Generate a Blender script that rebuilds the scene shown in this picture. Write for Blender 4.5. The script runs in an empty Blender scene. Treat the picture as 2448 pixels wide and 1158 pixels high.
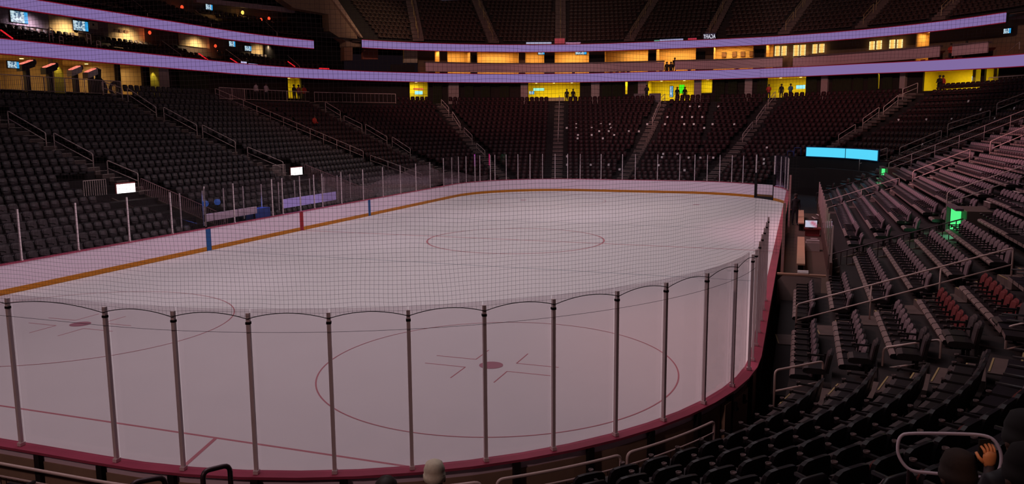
import bpy, math, random
from mathutils import Vector, Matrix
random.seed(7)
S = bpy.context.scene
C = S.collection
PI = math.pi

# ------------------------------------------------------------------ camera
W, H, FPX = 2448.0, 1158.0, 1932.5
CAM = Vector((13.7545, -39.2295, 5.9553))
PAN, PITCH, ROLL = 0.3416, -0.145, -0.0065
_f = Vector((-math.sin(PAN)*math.cos(PITCH), math.cos(PAN)*math.cos(PITCH), math.sin(PITCH)))
_r = Vector((math.cos(PAN), math.sin(PAN), 0)); _u = _r.cross(_f)
RT = math.cos(ROLL)*_r + math.sin(ROLL)*_u
UP = -math.sin(ROLL)*_r + math.cos(ROLL)*_u
FW = _f
cd = bpy.data.cameras.new('camera'); cam = bpy.data.objects.new('camera', cd); C.objects.link(cam)
cd.sensor_fit = 'HORIZONTAL'; cd.sensor_width = 36.0; cd.lens = FPX*36.0/W; cd.clip_end = 400; cd.clip_start = .05
M = Matrix.Identity(4)
for i in range(3):
    M[i][0] = RT[i]; M[i][1] = UP[i]; M[i][2] = -FW[i]; M[i][3] = CAM[i]
cam.matrix_world = M
S.camera = cam

# ------------------------------------------------------------------ view, world, arena lamps and added fills
S.view_settings.view_transform = 'Standard'; S.view_settings.look = 'None'
S.view_settings.exposure = 0.0; S.view_settings.gamma = 1.0; S.view_settings.use_curve_mapping = False
cy = S.cycles
cy.use_denoising = True
cy.max_bounces = 5; cy.diffuse_bounces = 2; cy.glossy_bounces = 2; cy.transmission_bounces = 4
cy.transparent_max_bounces = 32; cy.caustics_reflective = False; cy.caustics_refractive = False
cy.sample_clamp_indirect = 4.0
wd = bpy.data.worlds.new('world'); S.world = wd; wd.use_nodes = True
wd.node_tree.nodes['Background'].inputs[0].default_value = (0.5, 0.30, 0.42, 1)
wd.node_tree.nodes['Background'].inputs[1].default_value = 0.010

def area_light(name, loc, sx, sy, power, col, rot=(0,0,0), spread=PI, point_at=None):
    l = bpy.data.lights.new(name, 'AREA'); l.shape = 'RECTANGLE'; l.size = sx; l.size_y = sy
    l.energy = power; l.color = col; l.spread = spread
    o = bpy.data.objects.new(name, l); C.objects.link(o); o.location = loc; o.rotation_euler = rot
    if point_at is not None:
        o.rotation_euler = (Vector(point_at)-Vector(loc)).to_track_quat('-Z', 'Y').to_euler()
    return o
def spot(name, loc, target, power, col, ang, blend=.6, rad=.5):
    l = bpy.data.lights.new(name, 'SPOT'); l.energy = power; l.color = col; l.spot_size = math.radians(ang)
    l.spot_blend = blend; l.shadow_soft_size = rad
    o = bpy.data.objects.new(name, l); C.objects.link(o); o.location = loc
    o.rotation_euler = (Vector(target)-Vector(loc)).to_track_quat('-Z', 'Y').to_euler(); return o
area_light('rink_lamp_rig', (0, 1.0, 27), 18, 70, 3900, (1.0, .84, .89), spread=math.radians(125))
for _x, _tx, _p in ((-14, -24, 2600), (-5, -8, 2600), (5, 8, 2600), (14, 22, 2200)):
    spot('red_spotlight', (_x, 16, 25), (_tx, 49, 7), _p, (1.0, .17, .17), 42, .5)
spot('red_spotlight', (-4, 2, 25), (-30, 26, 6), 2400, (1.0, .24, .17), 32, .7)
spot('pink_spotlight', (-2, 4, 24), (27, 9, 6.5), 17000, (1.0, .42, .42), 40, .8)
spot('pink_spotlight', (-2, -4, 24), (21, -3, 3), 8500, (1.0, .48, .58), 36, .8)
for _x, _tx in ((-16, -24), (0, -2), (16, 24)):
    spot('deck_fill_spot', (_x, 8, 21), (_tx, 56, 15), 9500, (1.0, .66, .56), 48, .7)  # added fill that lifts the balcony fronts and upper deck
spot('deck_fill_spot', (8, 0, 21), (-36, 22, 13), 2500, (1.0, .66, .56), 50, .7)  # one more added fill, aimed at the left tiers
spot('board_fill_lamp', (0, -8, 10), (0, 31, .5), 3700, (1.0, .74, .92), 44, .8, .8)  # added low lamp that brightens the far boards
for _y in (-14, -2, 10):
    spot('board_fill_lamp', (4, _y, 11), (-13.2, _y-1, .4), 820, (1.0, .72, .90), 52, .8, .6)  # added lamps that brighten the left boards
spot('house_fill_lamp', (4, -50, 15), (6, -30, 1.6), 2000, (1.0, .62, .58), 64, .8, .6)  # added fill behind the camera, standing in for dim house lights
spot('pink_spotlight', (0, -6, 24), (18, 8, 3.0), 9000, (1.0, .42, .58), 42, .8)
spot('warm_spotlight', (-4, -8, 25), (16.5, -17.5, 1), 5200, (1.0, .48, .42), 38, .9)

# ------------------------------------------------------------------ helpers: pixels of my own measurements -> world
def ray(px, py): return FW + RT*((px-W/2)/FPX) - UP*((py-H/2)/FPX)
def project(p):
    d = Vector(p)-CAM; w = d.dot(FW)
    if w <= .2: return None
    return (W/2+FPX*d.dot(RT)/w, H/2-FPX*d.dot(UP)/w, w)
def on_x(px, py, x):
    v = ray(px, py); return CAM+v*((x-CAM.x)/v.x)
def on_y(px, py, y):
    v = ray(px, py); return CAM+v*((y-CAM.y)/v.y)
def on_z(px, py, z):
    v = ray(px, py); return CAM+v*((z-CAM.z)/v.z)
HX, HY, R0 = 12.95, 30.48, 8.53
SX, SY = HX-R0, HY-R0
LC = R0*PI/2
def ring(t, d):
    """rounded-rectangle rink outline moved outwards by d; returns point and outward normal"""
    tot = 4*SX+4*SY+4*LC
    t = (t+SY) % tot
    segs = (2*SY, LC, 2*SX, LC, 2*SY, LC, 2*SX, LC)
    cs = ((-SX,-SY),(-SX,SY),(-SX,SY),(SX,SY),(SX,SY),(SX,-SY),(SX,-SY),(-SX,-SY))
    i = 0
    while t > segs[i] and i < 7: t -= segs[i]; i += 1
    c = cs[i]
    if i % 2 == 0:
        n = ((-1,0),(0,1),(1,0),(0,-1))[i//2]; dr = ((0,1),(1,0),(0,-1),(-1,0))[i//2]
        return (c[0]+dr[0]*t+n[0]*(R0+d), c[1]+dr[1]*t+n[1]*(R0+d)), n
    a = (PI, PI/2, 0, -PI/2)[i//2]-t/R0
    n = (math.cos(a), math.sin(a))
    return (c[0]+n[0]*(R0+d), c[1]+n[1]*(R0+d)), n
def t_of(x, y):
    ax, ay = abs(x), abs(y)
    if ax > SX and ay > SY:
        cx, cyy = math.copysign(SX, x), math.copysign(SY, y)
        a = math.atan2(y-cyy, x-cx)
        if x < 0 and y > 0: return SY+(PI-a)*R0
        if x > 0 and y > 0: return SY+LC+2*SX+(PI/2-a)*R0
        if x > 0: return SY+2*LC+2*SX+2*SY+(0-a)*R0
        return SY+3*LC+4*SX+2*SY+(-PI/2-a)*R0
    if ax-HX > ay-HY:
        if x < 0: return y
        return SY+2*LC+2*SX+SY-y
    if y > 0: return SY+LC+(x+SX)
    return SY+3*LC+2*SX+2*SY+(SX-x)
def d_of(x, y):
    ax, ay = abs(x), abs(y)
    if ax > SX and ay > SY: return math.hypot(ax-SX, ay-SY)-R0
    return max(ax-HX, ay-HY)
def on_ring(px, py, d, last=True):
    v = ray(px, py); best = None; prev = None
    s = 1.0
    while s < 130:
        p = CAM+v*s; e = d_of(p.x, p.y)-d
        if prev is not None and (e > 0) != (prev > 0):
            a, b = s-.25, s
            for _ in range(30):
                m = (a+b)/2; q = CAM+v*m
                if ((d_of(q.x, q.y)-d) > 0) == (prev > 0): a = m
                else: b = m
            best = CAM+v*a
            if not last: return best
        prev = e; s += .25
    return best
def tz(px, py, d, last=True):
    p = on_ring(px, py, d, last); return t_of(p.x, p.y), p.z
def TL(d):
    k = (d-1.85)/.84; return .27+.28*k+.0045*k*k
def TR(d):
    k = (d-.77)/.96; return .18+.3*k+.007*k*k
def TN(d):
    k = (d-1.5)/.84; return .57+.29*k+.0045*k*k
def hit(px, py, fn, h=0, lo=.4, hi=24):
    v = ray(px, py); s = 3.0; prev = None
    while s < 125:
        p = CAM+v*s; d = d_of(p.x, p.y)
        if lo <= d <= hi:
            e = p.z-fn(d)-h
            if prev is not None and prev > 0 and e <= 0: return p
            prev = e
        else: prev = None
        s += .05
    return None

def px_t(px, d, z):
    """ring parameter where the ring at offset d, height z crosses picture column px"""
    lo = None; t = -40.0; prev = None
    while t < 105:
        p, _ = ring(t, d); q = project((*p, z))
        if q:
            if prev is not None and (prev[1]-px)*(q[0]-px) <= 0 and abs(prev[1]-q[0]) < 500 and q[2] > 8:
                a, b = prev[0], t
                for _ in range(25):
                    m = (a+b)/2; w = project((*ring(m, d)[0], z))
                    if (w[0]-px)*(prev[1]-px) > 0: a = m
                    else: b = m
                return a
            prev = (t, q[0])
        t += .5
    return t

# ------------------------------------------------------------------ materials (all procedural)
def srgb(r, g, b):
    f = lambda c: (c/255/12.92) if c/255 <= .04045 else ((c/255+.055)/1.055)**2.4
    return (f(r), f(g), f(b), 1)
_m = {}
def mat(name, col, rough=.6, metal=0, emit=None, es=1.0, noise=.12, scale=4.0, spec=.4):
    if name in _m: return _m[name]
    m = bpy.data.materials.new(name); m.use_nodes = True; nt = m.node_tree; b = nt.nodes['Principled BSDF']
    b.inputs['Roughness'].default_value = rough; b.inputs['Metallic'].default_value = metal
    b.inputs['Specular IOR Level'].default_value = spec
    c = (*col[:3], 1)
    if emit is not None:
        b.inputs['Base Color'].default_value = (0.01, 0.01, 0.01, 1)
        b.inputs['Emission Color'].default_value = (*emit[:3], 1); b.inputs['Emission Strength'].default_value = es
    elif noise > 0:
        tc = nt.nodes.new('ShaderNodeTexCoord'); n = nt.nodes.new('ShaderNodeTexNoise'); n.inputs['Scale'].default_value = scale
        n.inputs['Detail'].default_value = 4
        mx = nt.nodes.new('ShaderNodeMix'); mx.data_type = 'RGBA'
        mx.inputs[6].default_value = (*[x*(1-noise) for x in c[:3]], 1); mx.inputs[7].default_value = (*[min(1, x*(1+noise)) for x in c[:3]], 1)
        nt.links.new(tc.outputs['Object'], n.inputs['Vector']); nt.links.new(n.outputs['Fac'], mx.inputs[0]); nt.links.new(mx.outputs[2], b.inputs['Base Color'])
    else: b.inputs['Base Color'].default_value = c
    _m[name] = m; return m
def emis(name, rgb, s=1.0): return mat(name, (0,0,0), emit=srgb(*rgb), es=s)
def glass_mat(name, tint, gloss=.03):
    m = bpy.data.materials.new(name); m.use_nodes = True; nt = m.node_tree; nt.nodes.clear()
    o = nt.nodes.new('ShaderNodeOutputMaterial'); t = nt.nodes.new('ShaderNodeBsdfTransparent'); g = nt.nodes.new('ShaderNodeBsdfGlossy')
    mx = nt.nodes.new('ShaderNodeMixShader'); lw = nt.nodes.new('ShaderNodeLayerWeight'); lw.inputs[0].default_value = .12
    mul = nt.nodes.new('ShaderNodeMath'); mul.operation = 'MULTIPLY_ADD'; mul.inputs[1].default_value = .25; mul.inputs[2].default_value = gloss
    t.inputs[0].default_value = (*tint, 1); g.inputs['Roughness'].default_value = .12
    nt.links.new(lw.outputs['Fresnel'], mul.inputs[0]); nt.links.new(mul.outputs[0], mx.inputs[0])
    nt.links.new(t.outputs[0], mx.inputs[1]); nt.links.new(g.outputs[0], mx.inputs[2]); nt.links.new(mx.outputs[0], o.inputs[0])
    return m
def net_mat(name, cell, w, col):
    m = bpy.data.materials.new(name); m.use_nodes = True; nt = m.node_tree; nt.nodes.clear(); N = nt.nodes.new; L = nt.links.new
    o = N('ShaderNodeOutputMaterial'); t = N('ShaderNodeBsdfTransparent'); d = N('ShaderNodeBsdfDiffuse'); mx = N('ShaderNodeMixShader')
    d.inputs[0].default_value = col
    uv = N('ShaderNodeUVMap'); nz = N('ShaderNodeTexNoise'); nz.inputs['Scale'].default_value = .9; nz.inputs['Detail'].default_value = 1
    L(uv.outputs[0], nz.inputs['Vector'])
    sc = N('ShaderNodeVectorMath'); sc.operation = 'SCALE'; sc.inputs['Scale'].default_value = .10
    L(nz.outputs['Color'], sc.inputs[0])
    ad = N('ShaderNodeVectorMath'); ad.operation = 'ADD'; L(uv.outputs[0], ad.inputs[0]); L(sc.outputs[0], ad.inputs[1])
    sp = N('ShaderNodeSeparateXYZ'); L(ad.outputs[0], sp.inputs[0])
    outs = []
    for ax in (0, 1):
        dv = N('ShaderNodeMath'); dv.operation = 'DIVIDE'; dv.inputs[1].default_value = cell; L(sp.outputs[ax], dv.inputs[0])
        fr = N('ShaderNodeMath'); fr.operation = 'FRACT'; L(dv.outputs[0], fr.inputs[0])
        lt = N('ShaderNodeMath'); lt.operation = 'LESS_THAN'; lt.inputs[1].default_value = w/cell; L(fr.outputs[0], lt.inputs[0]); outs.append(lt)
    mxm = N('ShaderNodeMath'); mxm.operation = 'MAXIMUM'; L(outs[0].outputs[0], mxm.inputs[0]); L(outs[1].outputs[0], mxm.inputs[1])
    L(mxm.outputs[0], mx.inputs[0]); L(t.outputs[0], mx.inputs[1]); L(d.outputs[0], mx.inputs[2]); L(mx.outputs[0], o.inputs[0])
    return m
ICE = mat('ice', (.86, .80, .82), rough=.55, noise=.03, scale=.6, spec=.15)
BOARD = mat('white_board', (.99, .80, .93), rough=.5, noise=.03)
KICK = mat('orange_kick_plate', (.62, .22, .01), rough=.5, noise=.1)
RED = mat('red_paint', (.40, .012, .025), rough=.5)
BLUE = mat('blue_paint', (.01, .10, .32), rough=.5)
REDLINE = mat('red_ice_line', (.62, .30, .33), rough=.6, noise=.05)
THINRED = mat('thin_red_ice_line', (.60, .22, .26), rough=.6, noise=.05)
BLUELINE = mat('blue_ice_line', (.40, .42, .46), rough=.6, noise=.05)
DOT = mat('red_ice_spot', (.50, .22, .28), rough=.6, noise=.05)
CAPRED = mat('red_cap_rail', (.50, .075, .14), rough=.4, noise=.35, scale=1.2)
OUTER = mat('tan_board_back', (.42, .28, .20), rough=.7, noise=.2)
STEEL = mat('brushed_steel', (.42, .33, .33), rough=.35, metal=.6)
RAILM = mat('rail_steel', (.80, .60, .56), rough=.4)
DARKRAIL = mat('dark_rail_steel', (.10, .06, .07), rough=.4, metal=.5)
POST = mat('glass_post_aluminium', (.92, .74, .76), rough=.45)
GLASS = glass_mat('rink_glass', (.905, .878, .89))
FGLASS = glass_mat('far_rink_glass', (.93, .91, .92), .004)
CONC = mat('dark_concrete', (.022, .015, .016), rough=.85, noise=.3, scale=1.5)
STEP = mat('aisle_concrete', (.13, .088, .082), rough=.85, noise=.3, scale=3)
NOSE = mat('step_nosing', (.80, .66, .60), rough=.6)
YNOSE = mat('yellow_step_nosing', (.45, .34, .16), rough=.6)
SEATD = mat('charcoal_seat', (.050, .040, .044), rough=.55, noise=.2, scale=8)
SEATG = mat('grey_seat_front', (.20, .135, .155), rough=.6, noise=.2, scale=8)
SEATR = mat('red_lit_seat_front', (.17, .022, .024), rough=.7, noise=.2, scale=8)  # red light on these rows is put into the seat colour
SEATRD = mat('dark_red_seat', (.046, .009, .012), rough=.6, noise=.2, scale=8)  # dark red upholstery with some of the red light put in
SEATUP = mat('upper_seat', (.055, .028, .024), rough=.6, noise=.2, scale=8)
PLAS = mat('black_plastic', (.018, .014, .016), rough=.4)
PANL = mat('lit_pan_edge', (.26, .18, .175), rough=.5)  # light catching the pan fronts, put into a paler colour
LED = emis('led_ribbon_glow', (126, 104, 158))
WHITE = emis('white_screen_glow', (255, 250, 250), 1.6)
CYAN = emis('cyan_screen_glow', (80, 205, 240), 1.1)
GREEN = emis('green_glow', (80, 235, 130), 1.1)
BLACK = mat('black_wall', (.012, .009, .010), rough=.9)
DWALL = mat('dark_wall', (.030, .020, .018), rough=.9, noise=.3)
GREENW = mat('dark_green_wall', (.030, .032, .014), rough=.9, noise=.3)
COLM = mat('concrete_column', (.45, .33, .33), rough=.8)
YELW = mat('yellow_wall', (.75, .62, .06), rough=.8)
TANW = mat('tan_wall', (.60, .42, .20), rough=.8)
ORAW = mat('orange_wall', (.75, .48, .16), rough=.8)
BRNW = mat('brown_wall', (.20, .11, .07), rough=.8)
PARA = mat('parapet_panel', (.62, .42, .48), rough=.7, noise=.05)
CARD = mat('white_card', (.98, .85, .85), rough=.6)

# ------------------------------------------------------------------ mesh helpers
def mesh(name, vs, fs, m=None, parent=None, smooth=False, mats=None, fm=None):
    me = bpy.data.meshes.new(name); me.from_pydata([tuple(v) for v in vs], [], fs); me.update()
    if mats:
        for k in mats: me.materials.append(k)
        me.polygons.foreach_set('material_index', fm)
    elif m: me.materials.append(m)
    if smooth: me.polygons.foreach_set('use_smooth', [True]*len(me.polygons))
    o = bpy.data.objects.new(name, me); C.objects.link(o)
    if parent is not None: o.parent = parent
    return o
class MB:
    def __init__(s): s.v = []; s.f = []; s.m = []
    def add(s, vs, fs, mi=0):
        n = len(s.v); s.v += [tuple(v) for v in vs]; s.f += [tuple(i+n for i in f) for f in fs]; s.m += [mi]*len(fs); return s
    def box(s, c, size, rz=0, mi=0, rx=0):
        cx, cyy, cz = c; a, b, h = size[0]/2, size[1]/2, size[2]/2; vs = []
        co, si = math.cos(rz), math.sin(rz); cr, sr = math.cos(rx), math.sin(rx)
        for z in (-h, h):
            for x, y in ((-a,-b),(a,-b),(a,b),(-a,b)):
                y2, z2 = y*cr-z*sr, y*sr+z*cr
                vs.append((cx+x*co-y2*si, cyy+x*si+y2*co, cz+z2))
        return s.add(vs, [(0,3,2,1),(4,5,6,7),(0,1,5,4),(1,2,6,5),(2,3,7,6),(3,0,4,7)], mi)
    def tube(s, pts, r, n=8, mi=0, closed=False):
        pts = [Vector(p) for p in pts]; k = len(pts); vs = []; prevn = None
        for i, p in enumerate(pts):
            if closed: d = pts[(i+1) % k]-pts[i-1]
            else: d = pts[min(i+1, k-1)]-pts[max(i-1, 0)]
            d.normalize()
            if prevn is None:
                prevn = d.orthogonal().normalized()
            nn = prevn-d*prevn.dot(d)
            nn = nn.normalized() if nn.length > 1e-5 else d.orthogonal().normalized()
            prevn = nn; b = d.cross(nn)
            rr = r[i] if isinstance(r, (list, tuple)) else r
            for j in range(n):
                a = 2*PI*j/n; vs.append(p+(nn*math.cos(a)+b*math.sin(a))*rr)
        fs = []
        for i in range(k if closed else k-1):
            for j in range(n):
                a, b2 = i*n+j, i*n+(j+1) % n; c, d2 = ((i+1) % k)*n+(j+1) % n, ((i+1) % k)*n+j
                fs.append((a, b2, c, d2))
        if not closed: fs += [tuple(range(n-1, -1, -1)), tuple((k-1)*n+j for j in range(n))]
        return s.add(vs, fs, mi)
    def lathe(s, prof, c, n=20, mi=0, sx=1, sy=1):
        vs = []; fs = []
        for r, z in prof:
            for j in range(n):
                a = 2*PI*j/n; vs.append((c[0]+r*math.cos(a)*sx, c[1]+r*math.sin(a)*sy, c[2]+z))
        for i in range(len(prof)-1):
            for j in range(n): fs.append((i*n+j, i*n+(j+1) % n, (i+1)*n+(j+1) % n, (i+1)*n+j))
        return s.add(vs, fs, mi)
    def ringbox(s, t0, t1, d0, d1, z0, z1, mi=0, step=.8, zf=None):
        """curved box following the rink outline"""
        n = max(1, int(abs(t1-t0)/step)); vs = []
        for i in range(n+1):
            t = t0+(t1-t0)*i/n; dz = zf(t) if zf else 0
            a, _ = ring(t, d0); b, _ = ring(t, d1)
            vs += [(*a, z0+dz), (*b, z0+dz), (*b, z1+dz), (*a, z1+dz)]
        fs = []
        for i in range(n):
            for j in range(4):
                fs.append((i*4+j, i*4+(j+1) % 4, (i+1)*4+(j+1) % 4, (i+1)*4+j))
        fs += [(3, 2, 1, 0), tuple(n*4+j for j in range(4))]
        return s.add(vs, fs, mi)
    def build(s, name, m=None, parent=None, smooth=False, mats=None):
        if mats: return mesh(name, s.v, s.f, None, parent, smooth, mats, s.m)
        return mesh(name, s.v, s.f, m, parent, smooth)
def tag(o, label=None, cat=None, group=None, kind=None):
    if label: o['label'] = label
    if cat: o['category'] = cat
    if group: o['group'] = group
    if kind: o['kind'] = kind
    return o
def empty(name, loc=(0,0,0), rz=0, **k):
    o = bpy.data.objects.new(name, None); C.objects.link(o); o.location = loc; o.rotation_euler = (0, 0, rz); o.empty_display_size = .1
    if k: tag(o, **k)
    return o
def kidcopy(root, loc, rz, depth=2):
    r = root.copy(); C.objects.link(r); r.location = loc; r.rotation_euler = (0, 0, rz)
    for ch in root.children:
        c = ch.copy(); C.objects.link(c); c.parent = r
        for g in ch.children:
            g2 = g.copy(); C.objects.link(g2); g2.parent = c
    return r
ORD = ['first','second','third','fourth','fifth','sixth','seventh','eighth','ninth','tenth','eleventh','twelfth','thirteenth','fourteenth',
       'fifteenth','sixteenth','seventeenth','eighteenth','nineteenth','twentieth']
def nth(i):
    if i < 20: return ORD[i]
    tens = {2:'twenty', 3:'thirty', 4:'forty', 5:'fifty', 6:'sixty', 7:'seventy', 8:'eighty', 9:'ninety'}
    a, b = divmod(i+1, 10)
    if b == 0: return {2:'twentieth',3:'thirtieth',4:'fortieth',5:'fiftieth',6:'sixtieth',7:'seventieth',8:'eightieth',9:'ninetieth'}.get(a, 'last')
    return tens.get(a, 'hundred')+'-'+ORD[b-1]

# ------------------------------------------------------------------ large structure
T_L0, T_L1 = -21.95, 51.0           # left stand and far end
T_NE, T_RE = 101.3, 137.0           # near corner
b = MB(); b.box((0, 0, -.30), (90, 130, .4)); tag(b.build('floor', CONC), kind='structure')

def fn_row(fn, k):
    if fn == 'L': return .27+.28*k+.0045*k*k
    if fn == 'R': return .18+.3*k+.007*k*k
    if fn == 'N': return .57+.29*k+.0045*k*k
    if fn == 'U': return 15.0+.52*k
D0 = {'L': 1.85, 'R': 1.25, 'N': 1.5, 'U': 23.2}      # backrest distance of the first row
TRD = {'L': .84, 'R': .96, 'N': .84, 'U': .80}
NR = {'L': 22, 'R': 20, 'N': 12, 'U': 20}
F0 = {k: D0[k]-TRD[k]+.12 for k in D0}
TUN0, TUN1 = t_of(12.8, 34.4), t_of(19.3, 24.0)
T_BR0, T_BR1 = 57.59+21.95-15.0, 57.59+21.95+11.8       # bench boxes on the right side

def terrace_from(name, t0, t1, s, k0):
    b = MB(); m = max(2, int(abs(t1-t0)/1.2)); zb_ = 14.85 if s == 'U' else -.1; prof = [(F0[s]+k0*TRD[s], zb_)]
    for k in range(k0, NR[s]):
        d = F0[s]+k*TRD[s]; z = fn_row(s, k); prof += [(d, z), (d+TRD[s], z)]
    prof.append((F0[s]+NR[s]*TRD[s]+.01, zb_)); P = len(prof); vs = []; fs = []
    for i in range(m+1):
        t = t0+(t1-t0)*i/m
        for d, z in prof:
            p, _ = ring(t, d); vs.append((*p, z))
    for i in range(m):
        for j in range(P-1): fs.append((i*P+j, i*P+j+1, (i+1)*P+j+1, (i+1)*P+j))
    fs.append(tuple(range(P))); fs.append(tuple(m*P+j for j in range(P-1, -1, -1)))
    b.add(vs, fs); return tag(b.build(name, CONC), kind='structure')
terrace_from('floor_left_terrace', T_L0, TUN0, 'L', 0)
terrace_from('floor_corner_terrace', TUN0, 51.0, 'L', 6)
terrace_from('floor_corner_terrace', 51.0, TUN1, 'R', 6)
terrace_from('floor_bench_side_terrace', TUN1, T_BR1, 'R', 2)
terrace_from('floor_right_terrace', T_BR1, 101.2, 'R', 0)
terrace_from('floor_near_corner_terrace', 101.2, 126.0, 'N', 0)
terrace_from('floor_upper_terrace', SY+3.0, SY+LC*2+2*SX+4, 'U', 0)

# ------------------------------------------------------------------ ice and its markings
def outline(d, n=220):
    tot = 4*SX+4*SY+4*LC
    return [ring(-SY+tot*i/n, d)[0] for i in range(n)]
b = MB(); o_ = outline(-.02); n = len(o_)
b.add([(*p, 0.0) for p in o_]+[(*p, -.08) for p in o_], [tuple(range(n-1, -1, -1)), tuple(range(n, 2*n))]+[(i, (i+1) % n, n+(i+1) % n, n+i) for i in range(n)])
ice = tag(b.build('ice_sheet', ICE), 'pale ice sheet of the hockey rink inside the white boards', 'ice rink')
def strip(name, x0, x1, y0, y1, m, z=.004):
    b = MB(); b.box(((x0+x1)/2, (y0+y1)/2, z/2), (x1-x0, y1-y0, z)); return b.build(name, m, ice)
def annulus(name, cx, cyy, r, w, m, rx=None, n=128, z=.005):
    b = MB(); vs = []; rx = rx or r
    for i in range(n):
        a = 2*PI*i/n; c, s = math.cos(a), math.sin(a)
        vs += [(cx+(rx-w/2)*c, cyy+(r-w/2)*s, z), (cx+(rx+w/2)*c, cyy+(r+w/2)*s, z)]
    b.add(vs, [(2*i, 2*i+1, 2*((i+1) % n)+1, 2*((i+1) % n)) for i in range(n)]); return b.build(name, m, ice)
def disc(name, cx, cyy, r, m, z=.006, n=32):
    b = MB(); b.add([(cx+r*math.cos(2*PI*i/n), cyy+r*math.sin(2*PI*i/n), z) for i in range(n)], [tuple(range(n))]); return b.build(name, m, ice)
for yy in (-7.77, 7.77): strip('blue_line', -12.93, 12.93, yy-.035, yy+.035, BLUELINE)
strip('center_line', -12.93, 12.93, -.06, .06, REDLINE)
strip('goal_line', -11.1, 11.1, -27.16, -27.10, THINRED)
strip('goal_line', -11.1, 11.1, 27.10, 27.16, THINRED)
annulus('center_circle', 0, 0, 4.57, .09, THINRED)
annulus('faceoff_circle', 6.95, -21.1, 4.57, .035, THINRED, rx=4.35)
annulus('faceoff_circle', -7.1, -20.9, 4.6, .035, THINRED, rx=4.75)
annulus('faceoff_circle', -4.75, 20.9, 4.4, .045, REDLINE, rx=4.6)
annulus('faceoff_circle', 6.9, 21.0, 4.5, .03, ICE, rx=4.5)
disc('faceoff_spot', 6.71, -21.03, .30, DOT); disc('faceoff_spot', -6.71, -21.0, .30, DOT)
disc('faceoff_spot', -6.71, 21.03, .25, DOT); disc('faceoff_spot', 6.71, 21.03, .25, DOT)
for cx in (6.71, -6.71):
    for sx in (-1, 1):
        for sy in (-1, 1):
            b = MB(); x0, y0 = cx+sx*.55, -21.03+sy*.35
            b.box((x0+sx*.55, y0, .003), (1.1, .03, .004)); b.box((x0, y0+sy*.45, .003), (.03, .9, .004))
            b.build('hash_mark', THINRED, ice)
p0 = Vector((2.6, -27.13, .004)); p1 = on_z(430, 1124, .004); dv = (p1-on_z(516, 1048, .004)); p0 = on_z(516, 1048, .004)
dv.normalize(); sd = Vector((-dv.y, dv.x, 0))*.04; p1 = p0+dv*3.9
b = MB(); b.add([p0-sd, p1-sd, p1+sd, p0+sd], [(0, 1, 2, 3)]); b.build('trapezoid_line', THINRED, ice)

# ------------------------------------------------------------------ boards
TOT = 4*SX+4*SY+4*LC
BT = .12
boards = empty('rink_boards', label='white hockey boards with orange kick plate and red top rail around the ice', cat='rink boards')
GATE0, GATE1 = None, None
gp = on_z(1803, 474, 0); gq = on_z(1850, 476, 0)
GATE0 = t_of(gp.x, gp.y); GATE1 = t_of(gq.x, gq.y)
G0, G1 = 50.6, 52.6
tA = tz(1806, 440, 0.03)[0]; tB = tz(1850, 440, .03)[0]
G0, G1 = tA, tB
segs = [(G1, G0+TOT)]
for (a, c) in segs:
    MB().ringbox(a, c, 0, BT, .20, 1.06).build('board_panel', BOARD, boards)
    MB().ringbox(a, c, -.006, BT, 0.0, .20).build('kick_plate', KICK, boards)
    MB().ringbox(a, c, -.02, BT+.10, 1.06, 1.10).build('top_rail', CAPRED, boards)
    MB().ringbox(a, c, BT, BT+.02, 0.02, .92).build('back_panel', OUTER, boards)
def stripe(y, w, m, nm):
    b = MB()
    for s in (-1,):
        b.box((s*(HX-.003), y, .55), (.016, w, 1.09))
    b.build(nm, m, boards)
stripe(-7.77, .34, BLUE, 'blue_stripe'); stripe(7.77, .30, BLUE, 'blue_stripe'); stripe(0, .34, RED, 'red_stripe')
# studs on the outside of the boards at the near end
for i in range(26):
    t = 101.6+i*1.22
    b = MB().ringbox(t-.05, t+.05, BT+.02, BT+.10, 0, 1.05); b.build('board_stud', BLACK if i % 3 else CONC, boards)

# far right gate: two dark posts, a gap and a board leaf set back
gate = empty('gate', label='open gate leaf with dark posts in the far right corner boards', cat='gate')
b = MB()
for t in (G0, G1):
    p, _n = ring(t, .05); b.box((p[0], p[1], 1.0), (.16, .16, 2.0))
b.build('gate_post', BLACK, gate)
b = MB()
for t in (G0, G1):
    p, _n = ring(t, .05); b.box((p[0], p[1], 2.7), (.09, .09, 1.45))
b.build('upper_post', POST, gate)
a, _ = ring(G0, .15); c_, _ = ring(G1, .95)
gv = Vector((c_[0]-a[0], c_[1]-a[1], 0)); L_ = gv.length; ang = math.atan2(gv.y, gv.x)
b = MB(); b.box(((a[0]+c_[0])/2, (a[1]+c_[1])/2, .70), (L_-.2, .08, .80), ang); b.build('gate_leaf', BOARD, gate)
b = MB(); b.box(((a[0]+c_[0])/2, (a[1]+c_[1])/2-.02, .22), (L_-.2, .06, .14), ang); b.build('kick_strip', mat('brown_kick', (.22,.10,.03)), gate)

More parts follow.
